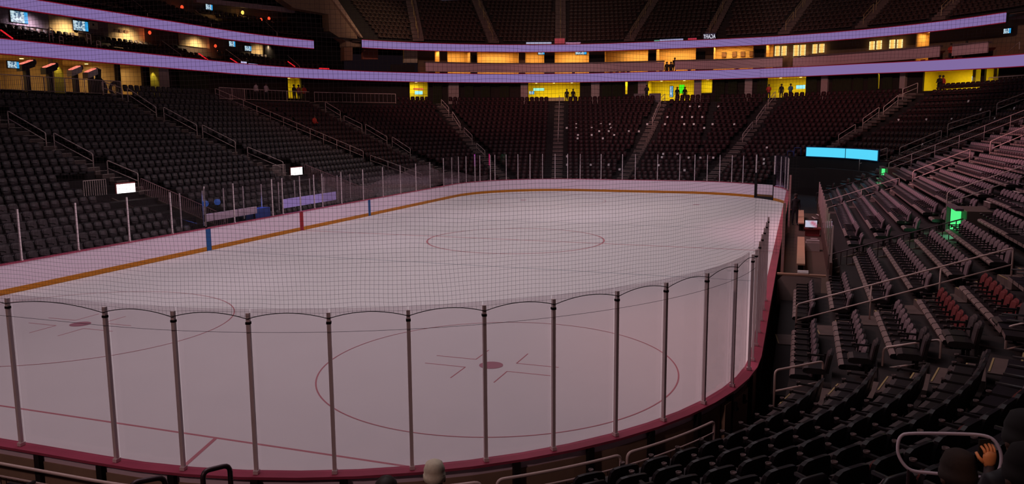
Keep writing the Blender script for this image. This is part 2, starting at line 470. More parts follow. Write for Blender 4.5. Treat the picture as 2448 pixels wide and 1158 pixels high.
# ------------------------------------------------------------------ protective glass (things: one per run; panes and posts are parts)
def glass_run(label, ts, d, z0, z1, gm, posts=True, pw=.05, tops=None, group=None, pane_skip=(), postm=None, pd=None):
    root = empty('protective_glass', label=label, cat='protective glass')
    for i, t in enumerate(ts):
        if posts:
            p, nn = ring(t, d); a = math.atan2(nn[1], nn[0])
            b = MB(); b.box((p[0]-nn[0]*.0, p[1]-nn[1]*.0, (z0+(tops or z1))/2), (.05, pw, (tops or z1)-z0), a)
            if pw >= .05:
                b.box((p[0], p[1], z0+.03), (.09, .07, .05), a)
            po = b.build('post', postm or POST, root)
            if tops and z0 < 2 and pw >= .05 and t > 90:
                k = MB(); k.box((p[0], p[1], (tops-.14)), (.06, pw+.014, .035), a); k.build('clamp', BLACK, po)
        if i < len(ts)-1 and i not in pane_skip:
            t2 = ts[i+1]; g = .012
            if abs(t2-t) < .2: continue
            MB().ringbox(t+g if t2 > t else t-g, t2-g if t2 > t else t2+g, (pd if pd is not None else d)-.006, (pd if pd is not None else d)+.006, z0+.01, z1, step=.45).build('pane', gm, root)
    return root
near_px = [(-330, 1000), (-150, 1035), (42, 1070), (269, 1110), (428, 1132), (605, 1143), (795, 1148), (988, 1140), (1172, 1118), (1340, 1090), (1486, 1050), (1600, 1012), (1689, 968), (1752, 925), (1790, 885)]
nts = []
for q in near_px[2:]:
    p = on_z(*q, 1.1); nts.append(t_of(p.x, p.y))
nts = [nts[0]+3.66, nts[0]+1.83]+nts
NEAR_END = nts[-1]
glass_run('tall clear glass on posts along the curved near end of the rink', nts, .10, 1.10, 3.46, GLASS, tops=3.42, pd=.03)
rt_ = [NEAR_END-.02]
y_ = on_z(1790, 885, 1.1).y
rside = [57.59+21.95-y for y in (-22.4, -21.2, -20.0, -18.8, -17.6, -16.4)]
glass_run('short run of clear glass on closely set posts beside right side seats', rside, .07, 1.10, 3.40, GLASS, tops=3.42)
lys = [on_x(q[0], q[1], -13.02).y for q in ((50, 600), (187, 580), (309, 560), (411, 540), (492, 530))]
glass_run('clear glass on posts above left boards, in front of grey seats', [-19.5]+lys, .07, 1.10, 3.15, FGLASS, tops=3.0, pw=.06)
lys2 = [on_x(q[0], q[1], -13.02).y for q in ((492, 530), (560, 510), (652, 500), (676, 490), (718, 480), (751, 470), (771, 470), (816, 460), (868, 450), (915, 440), (957, 430), (994, 425), (1028, 425))]
glass_run('clear glass on posts in front of the penalty boxes and left far seats', lys2, .07, 1.10, 3.15, FGLASS, tops=3.1, pw=.05)
fpx = [1060, 1080, 1096, 1114, 1135, 1147, 1172, 1183, 1210, 1238, 1267, 1297, 1327, 1357, 1387, 1437, 1488, 1519, 1572, 1625, 1661, 1691, 1721, 1750, 1777]
fts = [tz(q, 400, .07)[0] for q in fpx]
glass_run('clear glass on many thin posts across the far end boards', fts+[G0], .07, 1.10, 3.40, FGLASS, tops=3.3, pw=.05)
cts = [G1, G1+1.1, G1+2.2, G1+3.3, G1+4.4]
glass_run('bent violet tinted glass in far right corner', cts, .07, 1.10, 3.5, glass_mat('violet_tinted_glass', (.80, .72, .88), .06), tops=3.4, pw=.07)  # violet tint set in the glass material
for q, c3 in ((1135, (.8, .1, .8)), (1170, (.7, .05, .4))):
    p, z_ = on_ring(q, 400, .16), 0
    b = MB(); b.box((p.x, p.y, 2.9), (.07, .07, 1.0)); tag(b.build('light_strip', emis('violet_strip_%d' % q, (200, 70, 200) if q == 1135 else (170, 30, 90), .8)),
        'thin vertical violet light strip behind far corner glass' if q == 1135 else 'short crimson light strip behind far left corner glass', 'light strip')

# ------------------------------------------------------------------ netting above the near glass
NETM = net_mat('net', .060, .0027, (.10, .08, .09, 1))
def net_sheet(name, pts, zs, m, label, scal=None):
    """pts: list of (x,y); sheet from scalloped bottom to top"""
    b = MB(); uvs = []; n = len(pts); L = [0]
    for i in range(1, n): L.append(L[-1]+math.dist(pts[i], pts[i-1]))
    vs = []
    for i, p in enumerate(pts):
        for j in range(len(zs[0])): vs.append((p[0], p[1], zs[i][j])); uvs.append((L[i], zs[i][j]))
    k = len(zs[0]); fs = []
    for i in range(n-1):
        for j in range(k-1): fs.append((i*k+j, (i+1)*k+j, (i+1)*k+j+1, i*k+j+1))
    o = mesh(name, vs, fs, m); uvl = o.data.uv_layers.new(name='UVMap')
    for li, l in enumerate(o.data.loops): uvl.data[li].uv = uvs[l.vertex_index]
    return tag(o, label, 'netting')
pts, zs = [], []; rope = []
SAG = .085
for i in range(len(nts)-1):
    m = 10
    for j in range(m+(1 if i == len(nts)-2 else 0)):
        u = j/m; t = nts[i]+(nts[i+1]-nts[i])*u
        p, nn = ring(t, .14); zb = 3.345+SAG*4*u*(1-u)
        pts.append(p); zs.append([zb, 3.6, 6, 10, 15.5]); rope.append((*p, zb))
for j in range(1, 12):
    pass
net = net_sheet('safety_net', pts, zs, NETM, 'fine dark safety net hanging above the curved near end glass')
b = MB(); b.tube(rope, .006, 5); b.build('hem_rope', BLACK, net)
b = MB(); b.tube([(*ring(nts[0]+(nts[-1]-nts[0])*i/80, .15)[0], 3.16) for i in range(81)], .003, 4); b.build('support_cable', BLACK, net)
ex, _ = ring(NEAR_END, .10)
pq = [(ex[0]+(13.75-ex[0])*i/4, ex[1]-.15*i/4) for i in range(5)]
net_sheet('safety_net', pq, [[3.45, 5, 7.0]]*5, NETM, 'narrow dark net piece above the last glass post at right')
pp = [(ex[0]+(20.5-ex[0])*i/10, ex[1]+(-25.8-ex[1])*i/10) for i in range(11)]
net_sheet('safety_net', pp, [[7.0, 9, 12, 15.5]]*11, NETM, 'dark safety net stretched over the seats from the right end of the glass')
# far draped net behind the left glass
pts, zs = [], []
for i in range(80):
    u = i/79; y = 3.0+u*24; t = y if y < 21.95 else y
    p, _ = ring(t, .55+.10*math.sin(u*70)); wv = 1.75+.85*math.exp(-((u-.55)/.16)**2)+.75*math.exp(-((u-.02)/.10)**2)+.1*math.sin(u*23)-.5*math.exp(-((u-.95)/.08)**2)
    pts.append(p); zs.append([1.15, wv*.6+.5, wv+.25])
DR = net_mat('draped_net', .05, .010, (.34, .25, .27, 1))
net_sheet('draped_net', pts, zs, DR, 'grey net bunched in waves behind the left boards glass')

# ------------------------------------------------------------------ aisles of the lower bowl (world lines from the bottom to the top)
AISLES = {
 'LA': ('L', (-14.5, -3.3), (-33.4, -6.6)), 'LB': ('L', (-14.5, 11.0), (-33.4, 5.4)), 'LC': ('L', (-14.5, 23.5), (-33.4, 17.6)),
 'LD': ('L', (-16.5, 28.3), (-31.0, 29.0)), 'LE': ('L', (-12.4, 31.5), (-24.3, 42.9)),
 'F1': ('L', (-7.1, 31.6), (-12.2, 50.2)), 'F2': ('L', (-1.6, 31.6), (-.35, 50.8)), 'F3': ('L', (5.6, 31.6), (11.3, 50.0)),
 'F4': ('R', (14.0, 34.4), (24.6, 43.4)), 'R5': ('R', (17.0, 28.0), (30.0, 28.6)), 'R4': ('R', (15.2, 22.3), (31.5, 17.0)),
 'R3': ('R', (15.6, 10.2), (31.5, 12.8)), 'R2': ('R', (15.6, -3.9), (32.0, -3.4)), 'R1': ('R', (13.4, -17.0), (32.0, -15.0)),
 'NC': ('N', (13.3, -22.9), (24.0, -25.8)), 'ND': ('N', (10.6, -30.6), (15.6, -40.5)),
}
ADESC = {'LA': 'nearest left stand aisle', 'LB': 'second left stand aisle', 'LC': 'long railed left aisle', 'LD': 'far left corner aisle',
         'LE': 'far corner diagonal aisle', 'F1': 'left far end aisle', 'F2': 'middle far end aisle', 'F3': 'right far end aisle',
         'F4': 'far right corner aisle', 'R5': 'right stand aisle beyond blue screens', 'R4': 'right aisle by the far green opening',
         'R3': 'right aisle behind the benches', 'R2': 'right aisle above the large green opening', 'R1': 'right aisle with the long sloping rail',
         'NC': 'near right corner aisle', 'ND': 'near end aisle'}
def adist(x, y, a):
    _, p, q = AISLES[a]; vx, vy = q[0]-p[0], q[1]-p[1]; L2 = vx*vx+vy*vy
    u = max(-.1, min(1.1, ((x-p[0])*vx+(y-p[1])*vy)/L2)); return math.hypot(x-p[0]-u*vx, y-p[1]-u*vy)
SEC = {'L': TL, 'R': lambda d: .18+.3*max(0, (d-1.25)/.96)+.007*max(0, (d-1.25)/.96)**2, 'N': TN, 'U': lambda d: 15.0+.52*(d-23.2)/.8}
def zrow(s, d):
    k = max(0, int((d-F0[s])/TRD[s]+1e-6)); return fn_row(s, min(k, NR[s]-1))
# openings (vomitories) cut into the rows: (aisle, d0, d1, half width)
VOM = [('LA', 1.0, 6.9, 0), ('LB', 1.0, 6.9, 0), ('R2', 1.0, 6.3, 0), ('R4', 1.0, 6.3, 0), ('F4', 0, 7.2, 0), ('R5', 0, 6.8, 0)]
RECT = [(-20.6, -13, -6.85, -3.95), (-21.6, -17.4, -8.4, -3.9), (-20.6, -13, 8.75, 11.65), (-21.6, -17.4, 7.2, 11.7), (14.2, 20.6, -8.4, -5.5), (14.2, 20.6, 19.0, 22.0)]

def stairs(a, name='aisle_stairs', k0=0, k1=None, w=1.05):
    s, p, q = AISLES[a]; b = MB(); nz = MB(); k1 = k1 or NR[s]
    vx, vy = q[0]-p[0], q[1]-p[1]; L = math.hypot(vx, vy); ux, uy = vx/L, vy/L; ang = math.atan2(uy, ux)
    u = -1.0; last = None; st = []
    while u < L+2:
        x, y = p[0]+ux*u, p[1]+uy*u; d = d_of(x, y)
        if d >= F0[s] and d < F0[s]+NR[s]*TRD[s]:
            k = int((d-F0[s])/TRD[s]); fr = (d-F0[s])/TRD[s]-k
            z = fn_row(s, k)+(((fn_row(s, min(k+1, NR[s]-1))-fn_row(s, k))/2) if fr > .55 else 0)
            if k0 <= k < k1: st.append((u, z))
        u += .04
    i = 0
    while i < len(st):
        j = i
        while j+1 < len(st) and abs(st[j+1][1]-st[i][1]) < .01: j += 1
        ua, ub = st[i][0], st[j][0]+.04; z = st[i][1]; c = (p[0]+ux*(ua+ub)/2, p[1]+uy*(ua+ub)/2)
        b.box((c[0], c[1], z-.07), (ub-ua, w, .19), ang)
        nz.box((p[0]+ux*(ua+.02), p[1]+uy*(ua+.02), z+.028), (.028 if a in ('NC', 'ND', 'R1') else .07, w-.12, .012), ang)
        i = j+1
    o = b.build(name, STEP); nz.build('step_nosing', YNOSE if a in ('NC','ND','R1') else NOSE, o)
    tag(o, 'concrete steps of the '+ADESC[a], 'stairs'); return o
for a in AISLES:
    k0 = 0
    for v in VOM:
        if v[0] == a: k0 = int((v[2]-F0[AISLES[a][0]])/TRD[AISLES[a][0]])+1
    stairs(a, k0=k0, k1=(9 if a == 'ND' else None))

# ------------------------------------------------------------------ seats
def back_shape(w=.47, h=.46, t=.05, n=7, lo=False):
    """backrest in local space: seat faces -Y?  local +X = outward (behind), Y = along the row"""
    vs = []; fs = []
    if lo: prof = [(-.42, 0), (.42, 0), (.5, .35), (.47, .80), (.30, 1.0), (-.30, 1.0), (-.47, .80), (-.5, .35)]
    else:
        prof = [(-.46, 0), (.46, 0), (.50, .25), (.50, .70), (.47, .86), (.38, .96), (.2, 1.0), (-.2, 1.0), (-.38, .96), (-.47, .86), (-.50, .70), (-.50, .25)]
    k = len(prof)
    for side in (0, 1):
        for (y, z) in prof:
            zz = .36+z*h; bow = .03*(1-(2*y)**2) if not lo else 0
            vs.append((-.02+side*t+.16*z*h+bow, y*w, zz))
    fs.append(tuple(range(k-1, -1, -1))); fs.append(tuple(range(k, 2*k)))
    for i in range(k): fs.append((i, (i+1) % k, k+(i+1) % k, k+i))
    return vs, fs
def seat_proto(front, pan=None):
    r = empty('stadium_seat', (0, 0, -50))
    b = MB(); vs, fs = back_shape(); b.add(vs, fs[:1], 0); b.add(vs, fs[1:], 1)
    b2 = MB()
    # rolled cushion front: padded panel
    vs2, fs2 = back_shape(w=.41, h=.40, t=.035); b2.add([(x-.035, y, z+.02) for x, y, z in vs2], fs2)
    bk = b.build('backrest', None, r, mats=[front, PLAS]); b2.build('cushion', front, bk)
    b = MB()
    prof = [(-.02, .34), (-.02, .42), (-.10, .455), (-.36, .455), (-.44, .44), (-.465, .40), (-.45, .35), (-.36, .33)]
    n = len(prof); vs = [(x, -.225, z) for x, z in prof]+[(x, .225, z) for x, z in prof]
    b.add(vs, [tuple(range(n)), tuple(range(2*n-1, n-1, -1))], 1)
    b.add(vs, [(i, n+i, n+(i+1) % n, (i+1) % n) for i in (1, 2, 7, 6, 0)], 1)
    b.add(vs, [(i, n+i, n+(i+1) % n, (i+1) % n) for i in (3, 4, 5)], 0)
    b.build('seat_pan', None, r, mats=[pan or PANL, PLAS])
    b = MB(); b.box((-.20, .262, .60), (.36, .045, .035)); b.box((-.37, .262, .575), (.03, .04, .03)); b.box((-.03, .262, .50), (.05, .03, .30)); arm = b.build('armrest', PLAS, r)
    b = MB(); b.lathe([(0, .0), (.034, .0), (.036, .02), (.030, .02), (.028, .004), (0, .004)], (-.36, .262, .618), 12); b.build('cup_rim', STEEL, arm)
    b = MB(); b.box((-.10, 0, .17), (.06, .05, .34)); b.box((-.10, 0, .01), (.22, .10, .02)); b.build('pedestal', PLAS, r)
    return r
seats = []
TOPD = {'L': 22, 'R': 20, 'N': 11}
def in_vom(x, y, d):
    return any(x0 < x < x1 and y0 < y < y1 for x0, x1, y0, y1 in RECT)
TF0, TF1 = px_t(288, 19.5, 8.4), (px_t(500, 19.5, 8.4), px_t(946, 19.5, 8.4))
def blocked(s, t, d, k, x, y):
    if TUN0 < t < TUN1 and d < 7.0: return True
    if s == 'L' and k >= 20 and (t < TF0 or TF1[0] < t < TF1[1]): return True
    return False
def row_seats(s, t0, t1, k, step=.54):
    d = D0[s]+k*TRD[s]; t = t0; j = 0
    while t < t1:
        p, n = ring(t, d)
        q, _ = ring(t+.01, d); sp = math.dist(p, q)/.01
        pr = project((p[0], p[1], fn_row(s, k)+.6))
        ok = pr is not None and -60 < pr[0] < W+60 and -60 < pr[1] < H+70
        if ok:
            for a in AISLES:
                if AISLES[a][0] == s or a in ('NC', 'F4'):
                    if adist(p[0], p[1], a) < (1.0 if s == 'L' else .80): ok = False; break
        if ok and (in_vom(p[0], p[1], d) or blocked(s, t, d, k, p[0], p[1])): ok = False
        if ok and math.hypot(p[0]-CAM.x, p[1]-CAM.y) < 1.3: ok = False
        if ok: seats.append((s, k, j, p, math.atan2(n[1], n[0]), fn_row(s, k), pr))
        j += 1; t += step/sp
for k in range(22): row_seats('L', T_L0+.3, 50.7, k)
for k in range(20):
    row_seats('R', 51.3, 101.0, k, .50) if k >= 2 else (row_seats('R', T_BR1+.5, 101.0, k, .50))
for k in range(11): row_seats('N', 101.6, 126.0, k)
up = []
UA = [((-26.8, 44.2), (-30.5, 50.3)), ((-19.84, 49.44), (-23.75, 55.28)), ((-12.73, 52.35), (-14.69, 59.08)), ((-4.96, 53.46), (-3.9, 60.46)),
      ((3.8, 53.46), (5.0, 60.48)), ((11.63, 52.63), (14.3, 59.45)), ((18.95, 49.92), (22.8, 56.5)), ((25.21, 45.64), (29.9, 52.0))]
def seg_dist(x, y, p, q):
    vx, vy = q[0]-p[0], q[1]-p[1]; u = max(-.3, min(2.5, ((x-p[0])*vx+(y-p[1])*vy)/(vx*vx+vy*vy))); return math.hypot(x-p[0]-u*vx, y-p[1]-u*vy)
T_UA, T_UB = tz(880, 90, 22.3)[0], tz(2440, 30, 22.3)[0]
for k in range(18):
    d = D0['U']+k*.8; t = T_UA+.5
    while t < T_UB+3:
        p, n = ring(t, d); q, _ = ring(t+.01, d); sp = math.dist(p, q)/.01
        pr = project((p[0], p[1], fn_row('U', k)+.6))
        if pr and pr[0] < W+40 and pr[1] > -25 and all(seg_dist(p[0], p[1], *a) > .85 for a in UA):
            up.append(('U', k, 0, p, math.atan2(n[1], n[0]), fn_row('U', k), pr))
        t += .54/sp
vis = [s for s in seats if 0 <= s[6][0] <= W and 0 <= s[6][1] <= H+25]
vis.sort(key=lambda s: s[6][2])
ind = vis[:300]; indset = set(id(s) for s in ind)
DPAN = mat('dim_pan_edge', (.07, .05, .052), rough=.5); DFR = mat('dim_seat_front', (.06, .042, .046), rough=.6); DRF = mat('dim_red_seat_front', (.15, .03, .025), rough=.7)  # near corner copies: the dimness there is put into their colours
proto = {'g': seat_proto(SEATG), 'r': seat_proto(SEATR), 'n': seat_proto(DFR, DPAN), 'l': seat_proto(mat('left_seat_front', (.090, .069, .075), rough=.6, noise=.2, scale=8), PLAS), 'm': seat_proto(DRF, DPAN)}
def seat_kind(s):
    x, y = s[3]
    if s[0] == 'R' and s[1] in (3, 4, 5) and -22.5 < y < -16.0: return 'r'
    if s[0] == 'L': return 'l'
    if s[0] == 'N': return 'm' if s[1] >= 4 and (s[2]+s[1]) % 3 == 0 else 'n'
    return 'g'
used = {k: False for k in proto}
runs = {}
for s in ind:
    # which block: between which aisles along the row
    x, y = s[3]
    if s[0] == 'R': blk = 'between near corner aisle and long rail' if y < -16.2 else ('beyond the long sloping rail' if y > -16 and y < -4 else 'behind the benches')
    elif s[0] == 'N': blk = 'of near corner stand'
    else: blk = 'of left stand'
    runs.setdefault((s[0], blk, s[1]), []).append(s)
for (sec, blk, k), L in runs.items():
    L.sort(key=lambda s: s[2])
    if sec == 'R': L.reverse()
    for i, s in enumerate(L):
        g = seat_kind(s); colr = 'red-fronted' if g in 'rm' else 'dark grey'
        if not used[g]: o = proto[g]; used[g] = True; o.location = (*s[3], s[5]); o.rotation_euler = (0, 0, s[4])
        else: o = kidcopy(proto[g], (*s[3], s[5]), s[4])
        rw = nth(k)
        if sec == 'N': lab = f'{colr} seat in {rw} row of near corner stand, {nth(i)} from the corner aisle'
        elif sec == 'R' and 'near corner' in blk: lab = f'{colr} seat, {rw} row of right block nearest camera, {nth(i)} seat back'
        elif sec == 'R': lab = f'{colr} seat {blk}, {rw} row from ice, {nth(i)} from block end'
        else: lab = f'{colr} seat of left stand, {rw} row, {nth(i)} along'
        tag(o, lab, 'seat', {'N': 'seats of the near corner stand', 'R': 'seats of the right stand', 'L': 'seats of the left stand'}[sec])

# the rest: one object
def lo_seat():
    b = MB(); vs, fs = back_shape(lo=True, w=.47); b.add(vs, fs, 1)
    vs, fs = back_shape(lo=True, w=.385, h=.40, t=.03); b.add([(x-.034, y, z+.02) for x, y, z in vs], fs[:1]+fs[2:], 0)
    x0, x1, y0 = -.46, -.02, .225
    v = [(x0, -y0, .35), (x1, -y0, .33), (x1, y0, .33), (x0, y0, .35), (x0, -y0, .44), (x1, -y0, .42), (x1, y0, .42), (x0, y0, .44)]
    b.add(v, [(0, 4, 7, 3)], 2); b.add(v, [(4, 5, 6, 7)], 1); b.add(v, [(0, 3, 2, 1), (0, 1, 5, 4), (3, 7, 6, 2)], 1)
    v = [(-.40, .245, .585), (-.02, .245, .585), (-.02, .28, .585), (-.40, .28, .585), (-.40, .245, .62), (-.02, .245, .62), (-.02, .28, .62), (-.40, .28, .62)]
    b.add(v, [(4, 5, 6, 7), (0, 4, 7, 3), (0, 1, 5, 4), (3, 7, 6, 2)], 1)
    return b
import numpy as np
def mass(name, L, mats, pick):
    b = lo_seat(); V = np.array(b.v); nf = len(b.f); nv = len(V)
    allv = np.zeros((len(L), nv, 3), dtype=np.float32)
    for i, s in enumerate(L):
        c, sn = math.cos(s[4]), math.sin(s[4]); x, y = V[:, 0], V[:, 1]
        allv[i, :, 0] = x*c-y*sn+s[3][0]; allv[i, :, 1] = x*sn+y*c+s[3][1]; allv[i, :, 2] = V[:, 2]+s[5]
    sizes = [len(f) for f in b.f]; loops = np.array([i for f in b.f for i in f], dtype=np.int32); nl = len(loops)
    me = bpy.data.meshes.new(name); me.vertices.add(nv*len(L)); me.vertices.foreach_set('co', allv.ravel())
    me.loops.add(nl*len(L)); me.polygons.add(nf*len(L))
    LL = (loops[None, :]+(np.arange(len(L))*nv)[:, None]).astype(np.int32); me.loops.foreach_set('vertex_index', LL.ravel())
    st = np.concatenate([[0], np.cumsum(sizes)[:-1]]); ST = (st[None, :]+(np.arange(len(L))*nl)[:, None]).astype(np.int32)
    me.polygons.foreach_set('loop_start', ST.ravel())
    mi = np.array(b.m); MI = np.zeros((len(L), nf), dtype=np.int32)
    for i, s in enumerate(L):
        fr, sh, ed = pick(s); MI[i] = np.where(mi == 0, fr, np.where(mi == 1, sh, ed))
    for m in mats: me.materials.append(m)
    me.polygons.foreach_set('material_index', MI.ravel()); me.update(calc_edges=True); me.validate()
    o = bpy.data.objects.new(name, me); C.objects.link(o); return o
rest = [s for s in seats if id(s) not in indset]+up
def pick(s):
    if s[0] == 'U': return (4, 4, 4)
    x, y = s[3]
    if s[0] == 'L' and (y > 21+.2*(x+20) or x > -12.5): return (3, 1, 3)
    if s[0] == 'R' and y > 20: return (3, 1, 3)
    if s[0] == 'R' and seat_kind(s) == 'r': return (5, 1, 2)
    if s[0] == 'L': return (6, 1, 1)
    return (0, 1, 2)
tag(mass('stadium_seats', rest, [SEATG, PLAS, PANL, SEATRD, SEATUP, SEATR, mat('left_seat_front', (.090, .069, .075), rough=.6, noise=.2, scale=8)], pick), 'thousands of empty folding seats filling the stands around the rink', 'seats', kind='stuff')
print('SEATS', len(seats), len(up), len(ind))

# ------------------------------------------------------------------ upper aisles
for i, (p, q) in enumerate(UA):
    b = MB(); nz = MB(); L = math.dist(p, q); ux, uy = (q[0]-p[0])/L, (q[1]-p[1])/L; ang = math.atan2(uy, ux); u = 0
    for j in range(34):
        x, y = p[0]+ux*(j*.41+.1), p[1]+uy*(j*.41+.1); z = 15.0+.52*(d_of(x, y)-F0['U'])/.8
        b.box((x, y, z-.1), (.43, 1.25, .3), ang)
    o = tag(b.build('aisle_stairs', STEP), 'steep concrete steps of the %s upper deck aisle' % (nth(i)), 'stairs')
    for sd in (-.12,):
        r = MB()
        for j in range(0, 30, 6):
            if i in (2, 4) and False: continue
            a0 = Vector((p[0]+ux*(j*.41+.3), p[1]+uy*(j*.41+.3), 0)); a1 = Vector((p[0]+ux*((j+4.6)*.41+.3), p[1]+uy*((j+4.6)*.41+.3), 0))
            za = 15.0+.52*(d_of(a0.x, a0.y)-F0['U'])/.8; zb = 15.0+.52*(d_of(a1.x, a1.y)-F0['U'])/.8
            for hh in (.55, .95): r.tube([(a0.x, a0.y, za+hh), (a1.x, a1.y, zb+hh)], .022, 6)
            r.tube([(a0.x, a0.y, za), (a0.x, a0.y, za+.95)], .022, 6); r.tube([(a1.x, a1.y, zb), (a1.x, a1.y, zb+.95)], .022, 6)
        tag(r.build('handrail', mat('brass_lit_rail', (.55, .40, .18), rough=.35)), 'pale yellow handrails on the %s upper deck aisle' % nth(i), 'handrail')

# ------------------------------------------------------------------ handrails
def fillet(pts, r=.09, n=4):
    out = [Vector(pts[0])]
    for i in range(1, len(pts)-1):
        p, a, c = Vector(pts[i]), Vector(pts[i-1]), Vector(pts[i+1]); da = (a-p).normalized(); dc = (c-p).normalized()
        rr = min(r, (a-p).length*.45, (c-p).length*.45)
        for j in range(n+1):
            u = j/n; q = (p+da*rr)*(1-u)**2+p*2*u*(1-u)+(p+dc*rr)*u*u; out.append(q)
    out.append(Vector(pts[-1])); return out
def handrail(p0, p1, z0, z1, label, posts=(), h=.95, m=None, r=.022, group=None, mid=True, drop=0):
    root = empty('handrail', ((p0[0]+p1[0])/2, (p0[1]+p1[1])/2, min(z0, z1)), label=label, cat='handrail')
    off = Vector(root.location); m = m or RAILM
    V = lambda p, z: Vector((p[0], p[1], z))-off
    b = MB(); b.tube(fillet([V(p0, z0), V(p0, z0+h), V(p1, z1+h), V(p1, z1)]), r, 8); b.build('rail_loop', m, root, True)
    if mid:
        b = MB(); b.tube([V(p0, z0+h*.55), V(p1, z1+h*.55)], r*.85, 8); b.build('middle_rail', m, root, True)
    for u in posts:
        x, y = p0[0]+(p1[0]-p0[0])*u, p0[1]+(p1[1]-p0[1])*u; z = z0+(z1-z0)*u
        b = MB(); b.tube([V((x, y), z), V((x, y), z+h)], r*.9, 8); b.build('rail_post', m, root, True)
    return root
def arail(a, d0, d1, label, posts=(), side=0, **k):
    s, p, q = AISLES[a]; vx, vy = q[0]-p[0], q[1]-p[1]; L = math.hypot(vx, vy); ux, uy = vx/L, vy/L
    res = []
    for dt in (d0, d1):
        best = min((abs(d_of(p[0]+ux*u*.05, p[1]+uy*u*.05)-dt), u*.05) for u in range(-40, int(L/.05)+60))
        x, y = p[0]+ux*best[1]-uy*side, p[1]+uy*best[1]+ux*side; res.append(((x, y), zrow(s, dt)+.02))
    return handrail(res[0][0], res[1][0], res[0][1], res[1][1], label, posts, **k)
def rails(a, spans, name, r=.030):
    for i, sp in enumerate(spans):
        arail(a, sp[0], sp[1], 'steel tube handrail, %s one up the %s' % (nth(i), ADESC[a]), r=r)
rails('LA', [(7.4, 9.2), (10.0, 12.3), (12.8, 15.0), (15.7, 18.2)], '')
rails('LB', [(7.6, 10.0), (10.8, 13.0), (13.4, 15.6), (16.1, 18.0), (18.4, 19.7)], '')
rails('LD', [(8.6, 10.4), (10.9, 13.1), (13.5, 15.4), (15.8, 17.4)], '')
rails('LE', [(7.5, 9.5), (10.5, 12.5), (13.5, 15.5), (16.5, 18.5)], '')
arail('LC', 8.2, 20.0, 'very long double steel handrail running down the left stand', [.09, .18, .27, .36, .45, .54, .63, .72, .81, .90])
arail('LC', 3.5, 7.6, 'lower steel handrail below the very long left one', [.33, .66])
for a in ('F1', 'F2', 'F3'):
    rails(a, [(11, 13.5), (14.5, 17), (17.6, 19.6)] if a != 'F2' else [(14.5, 17.5), (18, 20)], '')
rails('F4', [(10.8, 12.6), (13.4, 15.1), (15.6, 17.2), (17.7, 19.4)], '')
rails('R5', [(6.4, 8.2), (9.0, 11.6), (12.0, 14.6), (15.0, 17.5)], '')
arail('R4', 6.5, 19.5, 'very long double handrail rising through the right stand', [.1, .2, .3, .4, .5, .6, .7, .8, .9])
rails('R3', [(6.8, 9.6), (10.6, 13.5)], ''); arail('R3', 2.2, 6.1, 'low handrail beside the bench area seats', [.5])
arail('R2', 6.3, 9.2, 'handrail just above the large green lit opening', [])
arail('R2', 10.0, 13.0, 'higher handrail above the large green lit opening', [])
arail('R1', .9, 5.9, 'long sloping double handrail crossing the right hand seats', [.36, .68], m=RAILM, side=.1)
s_, = (0,)
def two(pa, pb, ha, dA, dB, label, **k):
    """level rail between two measured top corners given their distance from the camera"""
    va = ray(*pa).normalized(); vb = ray(*pb).normalized(); A = CAM+va*dA; B = CAM+vb*dB
    return handrail((A.x, A.y), (B.x, B.y), A.z-ha, B.z-ha, label, h=ha, **k)
pa, pb = hit(2112, 832, SEC['R'], .95), hit(2250, 812, SEC['R'], .95)
handrail((pa.x, pa.y), (pb.x, pb.y), pa.z-.95, pb.z-.95, 'bright handrail at the foot of the corner aisle, before third row', m=RAILM)
pa, pb = hit(1853, 886, SEC['R'], .95), hit(1968, 864, SEC['R'], .95)
handrail((pa.x, pa.y), (pb.x, pb.y), pa.z-.95, pb.z-.95, 'tan handrail over the end of the front row beside the glass', m=RAILM)
pa, pb = hit(2408, 782, SEC['R'], .95), hit(2560, 750, SEC['R'], .95)
handrail((pa.x, pa.y), (pb.x, pb.y), pa.z-.95, pb.z-.95, 'handrail cut by the picture edge beside the red seats', m=RAILM)
# near foreground rails
_pt = [(2146, 1062), (2152, 1044), (2168, 1036), (2300, 1038), (2352, 1041), (2378, 1052), (2394, 1082), (2394, 1112), (2384, 1134), (2368, 1144), (2300, 1139), (2230, 1132), (2180, 1128), (2160, 1112), (2146, 1086)]
for _k in range(2):
    _pt = [((a[0]*w1+c[0]*w2), (a[1]*w1+c[1]*w2)) for a, c in zip(_pt, _pt[1:]+_pt[:1]) for w1, w2 in ((.75, .25), (.25, .75))]
_pw = [CAM+ray(*q).normalized()*7.0 for q in _pt]
nr = empty('handrail', label='rounded steel handrail loop in the dark bottom corner, near a seated person', cat='handrail')
b = MB(); b.tube(_pw, .013, 8, closed=True); b.build('rail_loop', mat('shiny_rail', (.85, .68, .76), rough=.3), nr, True)
b = MB(); q_ = _pw[48]; b.tube([q_, (q_[0], q_[1], q_[2]-1.0)], .013, 8); q_ = _pw[36]; b.tube([q_, (q_[0], q_[1], q_[2]-1.0)], .013, 8); b.build('rail_post', DARKRAIL, nr)
two((484, 1128), (549, 1112), .9, 10.2, 10.4, 'dark bent handrail standing before the red top rail', m=DARKRAIL, r=.03, mid=False)
two((312, 1156), (394, 1141), .9, 9.6, 9.8, 'dark handrail top just showing at the bottom edge', m=DARKRAIL, r=.03, mid=False)
